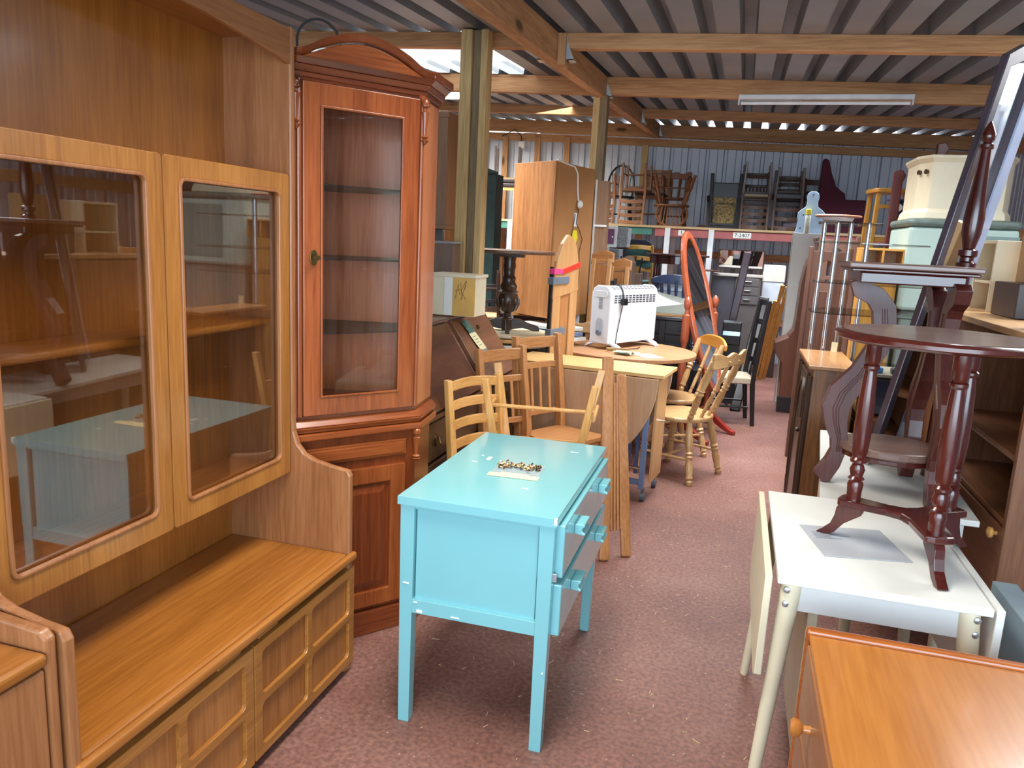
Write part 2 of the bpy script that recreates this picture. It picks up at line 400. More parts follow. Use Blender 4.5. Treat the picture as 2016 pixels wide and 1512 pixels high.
b = B(); b.tube([(-3.29, 11.46, 3.03), (-3.3, 11.45, 3.1), (-3.4, 11.45, 3.2), (-3.52, 11.45, 3.13), (-3.6, 11.45, 3.1)], .006, 6); b.done('cable', black(), t, smooth=True)

# ------------------------------------------------------------------ teak wall unit (left)
t = thing('wall_unit', 'tall teak wall unit with two glass doors over a low cupboard base', 'wall unit', (-1.46, 1.74, 0), world=True)
def side_poly(y):
    P = [(-1.73, 0), (-1.245, 0), (-1.228, .02), (-1.228, .755), (-1.238, .775), (-1.30, .783), (-1.37, .797), (-1.41, .815), (-1.437, .845), (-1.452, .89), (-1.456, .95), (-1.456, 2.235), (-1.73, 2.235)]
    return [(x, y, z) for x, z in P]
b = B(); b.prism(side_poly(2.318), (0, .026, 0)); b.done('side_panel', teakp('z'), t, .006)
b = B(); b.prism(side_poly(1.122), (0, .026, 0)); b.done('side_panel', teakp('z'), t, .006)
b = B(); b.box(-1.728, 1.148, .45, -1.712, 2.318, 2.22); b.done('back_panel', teak('z'), t)
b = B(); b.box(-1.712, 1.148, 2.205, -1.475, 2.318, 2.23); b.done('top_panel', teak('y'), t)
b = B()
N = 14
lo = [(1.148+1.17*k/N, 2.118+.05*sin(pi*k/N)) for k in range(N+1)]
b.prism([(-1.475, y, z) for y, z in lo]+[(-1.475, 2.318, 2.228), (-1.475, 1.148, 2.228)], (.018, 0, 0)); b.done('pelmet', teakp('y'), t, .003)
b = B(); b.box(-1.712, 1.148, 1.742, -1.483, 2.318, 1.762); b.done('cabinet_top_board', teak('y'), t, .003)
b = B(); b.box(-1.712, 1.148, .748, -1.485, 2.318, .768); b.done('cabinet_floor', teak('y'), t, .003)
b = B(); b.box(-1.712, 1.15, 1.262, -1.545, 2.316, 1.286); b.done('shelf', teak('y'), t, .008)
for y0, y1 in ((1.152, 1.7185), (1.7215, 2.312)):
    f = lambda u, v: (-1.482, u, v)
    b = B(); b.holed(rrect(y0, .742, y1, 1.772, .012, 3), [rrect(y0+.058, .806, y1-.058, 1.716, .022, 5)], f, (.022, 0, 0))
    d = b.done('glass_door', teakf('z'), t, .0035)
    b = B(); b.holed(rrect(y0+.056, .804, y1-.056, 1.718, .024, 5), [rrect(y0+.066, .814, y1-.066, 1.708, .016, 5)], lambda u, v: (-1.468, u, v), (.014, 0, 0))
    b.done('glazing_bead', teakp('z'), d, .003)
    b = B(); b.box(-1.474, y0+.057, .805, -1.471, y1-.057, 1.717); b.done('glass_pane', glass('cabinet_glass', (.93, .91, .88), .62), d)
b = B(); b.box(-1.712, 1.148, .438, -1.236, 2.318, .470); b.box(-1.236, 1.12, .438, -1.212, 2.352, .470); b.done('worktop', teak('y'), t, .011, seg=3)
b = B(); b.box(-1.73, 1.148, .02, -1.262, 2.318, .436); b.done('base_carcass', wood('teak_dark', (110, 62, 28), (80, 42, 18), .4, 'y'), t)
b = B(); b.box(-1.7, 1.13, 0, -1.27, 2.34, .035); b.done('plinth', wood('teak_dark', (110, 62, 28), (80, 42, 18), .4, 'y'), t)
for y0, y1 in ((1.156, 1.742), (1.748, 2.352)):
    b = B(); b.box(-1.262, y0, .04, -1.238, y1, .412); d = b.done('cupboard_door', wood('teak_panel', (162, 106, 56), (134, 80, 38), .4, 'z', 1, .05), t)
    w = (y1-y0-.105)/2; h = (.412-.04-.095)/2; hs = []
    for i in (0, 1):
        for j in (0, 1):
            a, c = y0+.038+i*(w+.029), .04+.033+j*(h+.029); hs.append(rrect(a, c, a+w, c+h, .016, 4))
    b = B(); b.holed([(y0, .04), (y1, .04), (y1, .412), (y0, .412)], hs, lambda u, v: (-1.238, u, v), (.014, 0, 0)); b.done('door_frame', teakf('y'), d, .003)
    ym = y1-.09 if y0 < 1.5 else y0+.09
    b = B(); b.box(-1.262, ym-.05, .412, -1.236, ym+.05, .424); b.done('finger_pull', teakf('y'), d, .004)

t = thing('sideboard', 'teak sideboard end at far left, lower worktop beside the wall unit', 'sideboard', (-1.45, .6, 0), world=True)
b = B(); b.prism([(-1.73, 1.088, 0), (-1.24, 1.088, 0), (-1.24, 1.088, .775), (-1.255, 1.088, .79), (-1.73, 1.088, .83)], (0, .026, 0)); b.done('side_panel', teakp('z'), t, .006)
b = B(); b.box(-1.73, .1, .722, -1.232, 1.086, .752); b.done('worktop', teak('y'), t, .01, seg=3)
b = B(); b.box(-1.73, .1, .03, -1.26, 1.086, .72); b.done('carcass', teakp('z'), t)
for y0, y1 in ((.12, .6), (.606, 1.082)):
    b = B(); b.box(-1.26, y0, .05, -1.24, y1, .715); b.done('door', teakp('z'), t, .004)

# ------------------------------------------------------------------ pine corner cabinet
CW = .25
t = thing('corner_cabinet', 'orange pine corner cabinet with arched top and one tall glazed door', 'cabinet', (-1.335, 2.577, 0), 52)
ret = .15
def plan(o=0, w=CW, rr=ret):
    k = .4142*o
    return [(-w, -o), (w+k, -o), (w+rr+o*.7, rr-o*.7+.0), (w+rr+o*.5, rr+.05+o*.2), (.03, .46+rr*.2), (-.03, .46+rr*.2), (-w-.07, .12), (-w-.06, .055)]
def slab(b, z0, z1, o=0, o1=None):
    p0 = plan(o); p1 = plan(o if o1 is None else o1)
    b.rings([[(x, y, z0) for x, y in p0], [(x, y, z1) for x, y in p1]])
def side(b, z0, z1):
    for s in (1, -1):
        b.prism([(s*CW, 0, z0), (s*(CW+ret), ret, z0), (s*(CW+ret), ret+.02, z0), (s*(CW-.0), .022, z0)], (0, 0, z1-z0))
b = B(); slab(b, 0, .1, .022); b.done('plinth', pined('x'), t, .006)
b = B(); slab(b, .1, .85, 0); b.done('lower_case', pined('z'), t, .003)
b = B(); slab(b, .835, .862, .03, .03); slab(b, .863, .885, .018, .03); slab(b, .886, .91, .028, .008); b.done('waist_moulding', pineo('x'), t, .005)
b = B(); b.box(-.205, -.012, .735, .205, 0, .80); b.box(-.195, -.018, .745, .195, -.011, .79); b.done('drawer_front', pineo('x'), t, .004)
b = B(); b.holed([(-.2, .12), (.2, .12), (.2, .70), (-.2, .70)], [[(-.135, .185), (.135, .185), (.135, .635), (-.135, .635)]], lambda u, v: (u, 0, v), (0, -.02, 0))
d = b.done('lower_door', pineo('z'), t, .004)
b = B(); b.hexa([(-.135, -.004, .185), (.135, -.004, .185), (.135, 0, .185), (-.135, 0, .185), (-.135, -.004, .635), (.135, -.004, .635), (.135, 0, .635), (-.135, 0, .635)])
b.rings([[(-.128, -.004, .192), (.128, -.004, .192), (.128, -.004, .628), (-.128, -.004, .628)], [(-.095, -.016, .225), (.095, -.016, .225), (.095, -.016, .595), (-.095, -.016, .595)]])
b.done('door_panel', pined('z'), d, .002)
# upper case: open front with sides, back and glass shelves
b = B(); p = plan()
for i, j in ((1, 2), (2, 3), (3, 4), (4, 5), (5, 6), (6, 7), (7, 0)):
    (x0, y0), (x1, y1) = p[i], p[j]; c = Vector((0, .2))
    q0 = Vector((x0, y0)); q1 = Vector((x1, y1)); k = .93
    r0 = c+(q0-c)*k; r1 = c+(q1-c)*k
    b.prism([(q0.x, q0.y, .905), (q1.x, q1.y, .905), (r1.x, r1.y, .905), (r0.x, r0.y, .905)], (0, 0, 1.205))
b.done('upper_case', wood('pine_inner', (196, 120, 76), (160, 90, 52), .35, 'z', .9, .15, 4), t)
b = B(); slab(b, .905, .925); b.done('upper_floor', pined('x'), t)
b = B(); slab(b, 2.09, 2.11); b.done('upper_ceiling', pined('x'), t)
for z in (1.22, 1.49, 1.75):
    b = B(); q = [(x*.9, .2+(y-.2)*.9) for x, y in plan()]
    b.rings([[(x, y, z) for x, y in q], [(x, y, z+.006) for x, y in q]])
    b.done('glass_shelf', glass('shelf_glass', (.62, .74, .70), .9), t)
b = B(); b.holed([(-.222, .93), (.222, .93), (.222, 2.085), (-.222, 2.085)], [rrect(-.158, .995, .158, 2.012, .004, 2)], lambda u, v: (u, .0, v), (0, -.022, 0))
d = b.done('glazed_door', pineo('z'), t, .004)
b = B(); b.box(-.158, -.012, .995, .158, -.009, 2.012); b.done('glass_pane', glass('cabinet_glass_clear', (.97, .95, .94), .5), d)
b = B(); b.holed([(-.159, .994), (.159, .994), (.159, 2.013), (-.159, 2.013)], [[(-.151, 1.002), (.151, 1.002), (.151, 2.005), (-.151, 2.005)]], lambda u, v: (u, -.02, v), (0, -.007, 0)); b.done('glazing_bead', pineo('z'), d, .002)
b = B(); b.prism([(-.185+x, -.022, 1.5+z) for x, z in ell(0, 0, .014, .028, 20)], (0, -.006, 0)); b.done('escutcheon', brass(), d, .001)
b = B(); b.tube([(-.185, -.026, 1.5), (-.185, -.05, 1.5)], .004, 8); b.prism([(-.185+x, -.05, 1.5+z) for x, z in ell(0, 0, .014, .009, 14)], (0, -.005, 0)); b.done('key', brass(), d)
for s in (1, -1):
    b = B(); b.box(s*.236-.012, -.012, .925, s*.236+.012, 0, 2.1); b.tube([(s*.236, -.014, .93), (s*.236, -.014, 2.09)], .006, 8); b.done('pilaster', pineo('z'), t)
    pr = [(0, .004), (.05, .012), (.09, .017), (.12, .008), (.16, .016), (.2, .008), (.35, .009), (.6, .014), (.68, .016), (.72, .008), (.76, .008), (.8, .017), (.9, .018), (.97, .01), (1, .003)]
    b = B(); b.lathe(pr, (s*.247, -.016, 1.925), (s*.247, -.016, 2.095), 14); b.done('turned_drop', pineo('z'), t, smooth=True)
    b = B(); b.lathe(pr, (s*.247, -.016, .70), (s*.247, -.016, .845), 14); b.done('turned_drop', pineo('z'), t, smooth=True)
b = B(); slab(b, 2.098, 2.115, .008, .012); slab(b, 2.115, 2.135, .018, .03); slab(b, 2.136, 2.156, .03, .05); b.done('cornice', pined('x'), t, .003)
b = B()
arc = [(-.25, 2.157), (-.235, 2.157), (-.21, 2.168)]+[(-.2+.4*k/12, 2.172+.058*sin(pi*(k/12))) for k in range(1, 12)]+[(.21, 2.168), (.24, 2.157), (.285, 2.157)]
b.prism([(x, -.03, z) for x, z in arc], (0, .04, 0)); b.done('arched_pediment', pineo('x'), t, .004)
b = B()
pts = [(-.25, 2.17), (-.235, 2.168), (-.205, 2.182)]+[(-.2+.4*k/12, 2.19+.058*sin(pi*(k/12))) for k in range(1, 12)]+[(.205, 2.182), (.24, 2.168), (.29, 2.17)]
b.rings([[(x, -.05, z+.014), (x, .01, z+.014), (x, .01, z-.012), (x, -.032, z-.012)] for x, z in pts]); b.done('arch_moulding', pined('x'), t, .004)
for s in (1,):
    b = B()
    b.prism([(s*(CW+.02), -.045, 2.157), (s*(CW+ret+.04), ret-.045, 2.157), (s*(CW+ret+.04), ret+.02, 2.157), (s*CW, 0, 2.157)], (0, 0, .03)); b.done('cornice_return', pined('x'), t, .006)
o = B(); o.tube([(-1.53+.078*cos(a)*.75, 2.62+.078*cos(a)*.66, 2.252+.085*sin(a)) for a in [R(-70+x*15) for x in range(0, 22)]], .0045, 8)
tag(o.done('wire_hoop', plain('black_wire', (40, 40, 40), .5), None, smooth=True), 'black wire hoop standing on top of the pine corner cabinet', 'wire')

# ------------------------------------------------------------------ blue painted cabinet in the aisle
t = thing('painted_cabinet', 'glossy turquoise painted cabinet on square legs in the middle of the aisle', 'cabinet', (-.7, 2.56, 0), world=True)
bl = [bluep(), chip()]
def flakes(b, L):
    b.mi = 1
    for P in L: b.box(*P)
    b.mi = 0
for i, (x, y) in enumerate(((-.948, 2.13), (-.494, 2.13), (-.948, 2.947), (-.494, 2.947))):
    b = B(); b.bar((x+.022, y+.022, 0), (x+.022, y+.022, .762), .038, .038, (1, 0, 0), .048, .048)
    if i == 1: flakes(b, [(x+.03, y-.003, .275, x+.036, y, .281)])
    if i == 0: flakes(b, [(x+.012, y-.003, .494, x+.034, y+.001, .499)])
    b.done('leg', bl, t, .004)
b = B(); b.box(-.90, 2.146, .425, -.50, 2.16, .755); b.done('end_panel', bl, t, .002)
b = B(); b.box(-.905, 2.133, .395, -.494, 2.165, .442)
flakes(b, [(-.888, 2.130, .40, -.868, 2.133, .41), (-.77, 2.130, .404, -.74, 2.133, .408), (-.9, 2.130, .432, -.885, 2.133, .436)])
b.done('end_rail', bl, t, .003)
b = B(); b.box(-.905, 2.133, .748, -.494, 2.165, .765); b.done('end_rail', bl, t, .003)
b = B(); b.box(-.94, 2.165, .40, -.47, 2.98, .76); b.done('carcass', bl, t)
b = B(); b.box(-.956, 2.118, .762, -.442, 3.005, .789)
flakes(b, [(-.83, 2.62, .789, -.815, 2.66, .7895), (-.86, 2.66, .789, -.853, 2.672, .7895), (-.56, 2.86, .789, -.53, 2.868, .7895), (-.615, 2.35, .789, -.595, 2.36, .7895), (-.45, 2.117, .77, -.441, 2.128, .7895), (-.87, 2.575, .789, -.85, 2.58, .7895)])
b.done('top', bl, t, .012, seg=4)
for z0, z1, k in ((.578, .758, 0), (.385, .565, 1)):
    b = B(); b.box(-.47, 2.148, z0, -.452, 2.975, z1); b.box(-.452, 2.165, z0+.006, -.424, 2.965, z1-.004)
    d = b.done('drawer', bl, t, .004)
    for y in (2.36, 2.80):
        b = B(); zc = (z0+z1)/2+.022
        P = [(-.424, zc+.017), (-.392, zc+.019), (-.390, zc+.012), (-.398, zc+.004), (-.398, zc-.006), (-.388, zc-.012), (-.390, zc-.019), (-.424, zc-.015)]
        b.prism([(x, y-.045, z) for x, z in P], (0, .09, 0)); b.done('handle', bl, d, .0025)
b = B(); b.box(-.4515, 2.143, .578, -.437, 2.147, .605); b.done('catch', steel(), t, .001)
t2 = thing('bag_of_screws', 'clear bag of brass screws with a notched cream strip on the turquoise cabinet', 'screws', (-.68, 2.50, .789), 3)
def film():
    m, n, l, p = newmat('clear_film'); p.inputs['Alpha'].default_value = .35; p.inputs['Roughness'].default_value = .12; p.inputs['Base Color'].default_value = C(190, 200, 205); return m
b = B(); b.box(-.085, -.02, .0006, .085, .125, .0016); b.done('bag', film(), t2)
b = B(); P = [(-.09, -.02), (-.09, -.062)]
for k in range(24): P += [(-.09+.18*(k+.3)/24, -.062), (-.09+.18*(k+.3)/24, -.056), (-.09+.18*(k+.75)/24, -.056), (-.09+.18*(k+.75)/24, -.062)]
P += [(.09, -.062), (.09, -.02), (.05, -.02), (.05, -.008), (-.05, -.008), (-.05, -.02)]
b.holed(P, [], lambda u, v: (u, v, .0018), (0, 0, .0012)); b.done('notched_strip', plain('cream_card', (222, 212, 168), .6), t2)
b = B()
for k in range(85):
    a = random.random()*pi; x = random.gauss(.0, .045); y = .06+random.gauss(0, .03); z = .005+random.random()*.006
    x = max(-.07, min(.075, x)); y = max(.0, min(.11, y)); dx, dy = .011*cos(a), .011*sin(a)
    b.mi = random.choice((0, 0, 1))
    b.lathe([(0, .0008), (.7, .0018), (.8, .0035), (1, .0036)], (x-dx, y-dy, z), (x+dx, y+dy, z+random.uniform(-.002, .003)), 6)
o = b.done('screws', [plain('brass_screw', (190, 160, 110), .3, 1), plain('dark_screw', (90, 72, 50), .35, 1)], t2, smooth=True); o['kind'] = 'stuff'

# ------------------------------------------------------------------ brown bureau behind the corner cabinet
def bureau(y0, y1, label, m, md, dx=0):
    L = y1-y0; ym = (y0+y1)/2
    t = thing('bureau', label, 'desk', (-1.53+dx, ym, 0), world=True)
    for y in (y0, y1-.025):
        b = B(); b.prism([(x+dx, y, z) for x, z in ((-1.93, .04), (-1.32, .04), (-1.32, .75), (-1.56, 1.12), (-1.93, 1.12))], (0, .025, 0)); b.done('side_panel', m('z'), t, .003)
    b = B(); b.box(-1.95+dx, y0-.02, 1.12, -1.54+dx, y1+.02, 1.142); b.done('top', m('y'), t, .006)
    b = B(); b.box(-1.93+dx, y0+.025, .04, -1.34+dx, y1-.025, .74); b.done('carcass', md('y'), t)
    b = B(); b.prism([(x+dx, y0+.03, z) for x, z in ((-1.325, .76), (-1.305, .772), (-1.535, 1.118), (-1.56, 1.106))], (0, L-.06, 0)); d = b.done('fall_front', m('y'), t, .003)
    b = B(); p0 = Vector((-1.49+dx, ym+.03, 1.05))+nr*.004; b.lathe([(0, .014), (.3, .014), (1, .007)], p0, p0+nr*.012, 14); b.done('lock', brass(), d, smooth=True)
    b = B(); b.box(-1.34+dx, y0-.01, .735, -1.30+dx, y1+.01, .757); b.done('writing_ledge', m('y'), t, .005)
    for k, (z0, z1) in enumerate(((.53, .72), (.32, .515), (.08, .305))):
        b = B(); b.box(-1.34+dx, y0+.03, z0, -1.318+dx, y1-.03, z1); d = b.done('drawer', md('y'), t, .006)
        for y in (y0+L*.26, y0+L*.74):
            zc = (z0+z1)/2
            b = B(); b.prism([(-1.318+dx, y+u, zc+v) for u, v in ell(0, 0, .022, .032, 16)], (.003, 0, 0))
            b.tube([(-1.314+dx, y-.024, zc+.01), (-1.302+dx, y-.02, zc-.02), (-1.3+dx, y, zc-.028), (-1.302+dx, y+.02, zc-.02), (-1.314+dx, y+.024, zc+.01)], .003, 7); b.done('drop_handle', brass(), d, smooth=True)
    b = B(); b.box(-1.93+dx, y0+.01, 0, -1.32+dx, y1-.01, .06); b.done('plinth', m('y'), t, .004)
sl = Vector((-1.535+1.305, 0, 1.118-.772)).normalized(); nr = Vector((sl.z, 0, -sl.x))
bureau(3.12, 4.03, 'dark brown writing bureau with sloping front nearest the pine corner cabinet', lambda ax='z': wood('bureau_dark', (92, 54, 36), (66, 38, 24), .3, ax, 1, .2), doak)
bureau(4.10, 4.78, 'lighter brown writing bureau whose sloping front carries the price tag', bure, doak, -.02)
# price tag hanging over the sloping front
t = thing('price_tag', 'cream and green paper price tag hanging over the bureau front', 'tag', (-1.48, 4.3, 1.0), world=True)
P = []
for s, dy in ((-.02, -.045), (.05, -.035), (.12, -.04), (.20, -.015), (.235, .0)): P.append((s, dy))
def fallpt(s, y, off): q = Vector((-1.555, y, 1.118))-sl*s+nr*off; return (q.x, q.y, q.z)
for nm, s0, s1, mt in (('printed_top', .02, .105, plain('green_print', (70, 106, 92), .5, var=.6, scale=60)), ('tag_body', .105, .225, plain('cream_card', (222, 212, 168), .6)), ('tag_end', .225, .245, plain('grey_card', (120, 140, 140), .6))):
    b = B(); y0, y1 = 4.24+s0*.25, 4.24+s1*.25; w = .11
    b.hexa([fallpt(s0, y0, .006), fallpt(s0, y0+w, .006), fallpt(s1, y1+w, .010), fallpt(s1, y1, .010), fallpt(s0, y0, .0075), fallpt(s0, y0+w, .0075), fallpt(s1, y1+w, .0115), fallpt(s1, y1, .0115)])
    o = b.done(nm, mt, t)
b = B()
for k, (s, w) in enumerate(((.13, .05), (.15, .06), (.17, .045), (.19, .055))):
    y0 = 4.26+s*.25; b.hexa([fallpt(s, y0, .0092), fallpt(s, y0+w, .0092), fallpt(s+.004, y0+w, .0094), fallpt(s+.004, y0, .0094), fallpt(s, y0, .0122), fallpt(s, y0+w, .0122), fallpt(s+.004, y0+w, .0124), fallpt(s+.004, y0, .0124)])
b.done('printed_lines', plain('tag_ink', (150, 150, 110), .6), t)

# things behind the bureau
t = thing('cupboard', 'small white cupboard with yellow board back marked in pen, on the bureau', 'cupboard', (-1.56, 4.25, 0), world=True)
b = B(); b.box(-1.7, 4.13, 1.146, -1.42, 4.34, 1.37); b.box(-1.7, 4.12, 1.366, -1.41, 4.345, 1.384); b.done('body', cream(), t, .003)
b = B(); b.box(-1.548, 4.122, 1.15, -1.415, 4.13, 1.366); d = b.done('yellow_back', plain('yellow_board', (214, 168, 88), .6), t)
b = B()
for L in ([(-1.53, 1.25), (-1.515, 1.33), (-1.505, 1.27)], [(-1.535, 1.29), (-1.505, 1.30)], [(-1.502, 1.34), (-1.49, 1.25)], [(-1.47, 1.35), (-1.498, 1.29), (-1.468, 1.245)], [(-1.475, 1.30), (-1.465, 1.35), (-1.497, 1.24)]):
    b.tube([(x, 4.1215, z) for x, z in L], .0014, 5)
b.done('pen_marks', plain('pen_ink', (96, 74, 44), .7), d)
b = B(); b.box(-1.6, 4.122, 1.15, -1.549, 4.13, 1.366); b.done('white_edge', white(), t)
t = thing('chest', 'plain brown chest with grey top edge behind the pine corner cabinet', 'chest', (-2.0, 4.9, 0), world=True)
b = B(); b.box(-2.22, 4.83, 1.08, -1.822, 4.965, 1.543); b.done('body', wood('brown_chest', (122, 98, 82), (106, 82, 68), .5, 'z', 1), t, .003)
b = B(); b.box(-2.23, 4.82, 1.543, -1.812, 4.968, 1.56); b.done('top', plain('grey_edge', (150, 146, 140), .5), t, .003)
b = B(); b.box(-2.2, 4.84, 0, -1.95, 4.96, 1.08); b.done('stand', darkw(), t, .003)
t = thing('cupboard', 'tall brown cupboard with an open compartment below, behind the corner cabinet', 'cupboard', (-2.2, 5.4, 0), world=True)
b = B(); b.box(-2.6, 5.2, 1.66, -2.03, 5.62, 2.43); b.done('upper_box', lam('z'), t, .003)
b = B(); b.box(-2.6, 5.185, 2.40, -2.02, 5.64, 2.44); b.done('top', lam('x'), t, .003)
b = B(); b.box(-2.6, 5.19, 1.64, -2.02, 5.63, 1.67); b.done('middle_rail', lam('x'), t, .003)
b = B(); b.box(-2.05, 5.2, .0, -2.03, 5.62, 1.64); b.done('side_panel', oak('z'), t, .003)
b = B(); b.box(-2.6, 5.2, .0, -2.58, 5.62, 1.64); b.done('side_panel', oak('z'), t, .003)
b = B(); b.box(-2.58, 5.6, 0, -2.05, 5.62, 1.64); b.done('back_panel', doak('z'), t)
b = B(); b.box(-2.58, 5.21, 1.2, -2.05, 5.6, 1.22); b.done('shelf', oak('x'), t, .003)
b = B(); b.prism([(-2.24, 5.14, 2.09), (-2.13, 5.14, 2.09), (-2.13, 5.14, 2.105), (-2.17, 5.14, 2.115), (-2.19, 5.14, 2.15), (-2.21, 5.14, 2.16), (-2.21, 5.14, 2.22), (-2.24, 5.14, 2.22)], (0, .045, 0)); b.done('corbel', pinel('z'), t, .003)
o = B(); o.box(-2.35, 6.18, 0, -2.295, 6.21, 2.2); tag(o.done('door_panel', plain('teal_paint', (44, 112, 118), .6, var=.2), None, .003), 'teal painted door edge leaning behind the tall brown cupboard', 'door')
o = B(); o.box(-2.285, 6.2, 0, -2.22, 6.24, 2.16); tag(o.done('panel', plain('bright_white', (236, 238, 236), .5), None, .003), 'upright white panel between the teal door and the timber post', 'panel')
t = thing('wardrobe', 'dark green painted wardrobe behind the front timber post', 'wardrobe', (-2.6, 8.1, 0), world=True)
b = B(); b.box(-3.0, 8.1, 0, -2.585, 8.35, 2.27); b.done('body', plain('dark_green', (34, 62, 60), .5, var=.3), t, .004)
b = B(); b.prism([(-3.02, 8.08, 2.27), (-2.57, 8.08, 2.27), (-2.57, 8.08, 2.29), (-2.7, 8.08, 2.33), (-3.02, 8.08, 2.35)], (0, .03, 0)); b.done('cornice', plain('dark_green', (34, 62, 60), .5), t, .004)

# stacked stools beside the wardrobe
sg = 'padded stools stacked at the back left'
def stool(loc, label, inverted=False, seat=None):
    t = thing('stool', label, 'stool', loc, group=sg, rot=(pi if inverted else 0, 0, R(12)))
    b = B(); b.prism([(x, y, .44) for x, y in rrect(-.19, -.19, .19, .19, .03, 4)], (0, 0, .06)); b.done('seat', seat or plain('dark_vinyl', (40, 32, 36), .35), t, .015)
    for x in (-.16, .16):
        for y in (-.16, .16):
            b = B(); b.bar((x*1.05, y*1.05, 0), (x, y, .44), .028, .028); b.done('leg', doak('z') if inverted else oak('z'), t, .003)
    b = B(); b.box(-.15, -.175, .40, .15, -.16, .44); b.done('apron', pinel('x'), t)
stool((-3.30, 10.85, 1.862), 'black padded stool standing on the green-edged shelf at back left')
stool((-3.30, 10.85, 2.862), 'black padded stool upside down on top of another stool, back left', True)

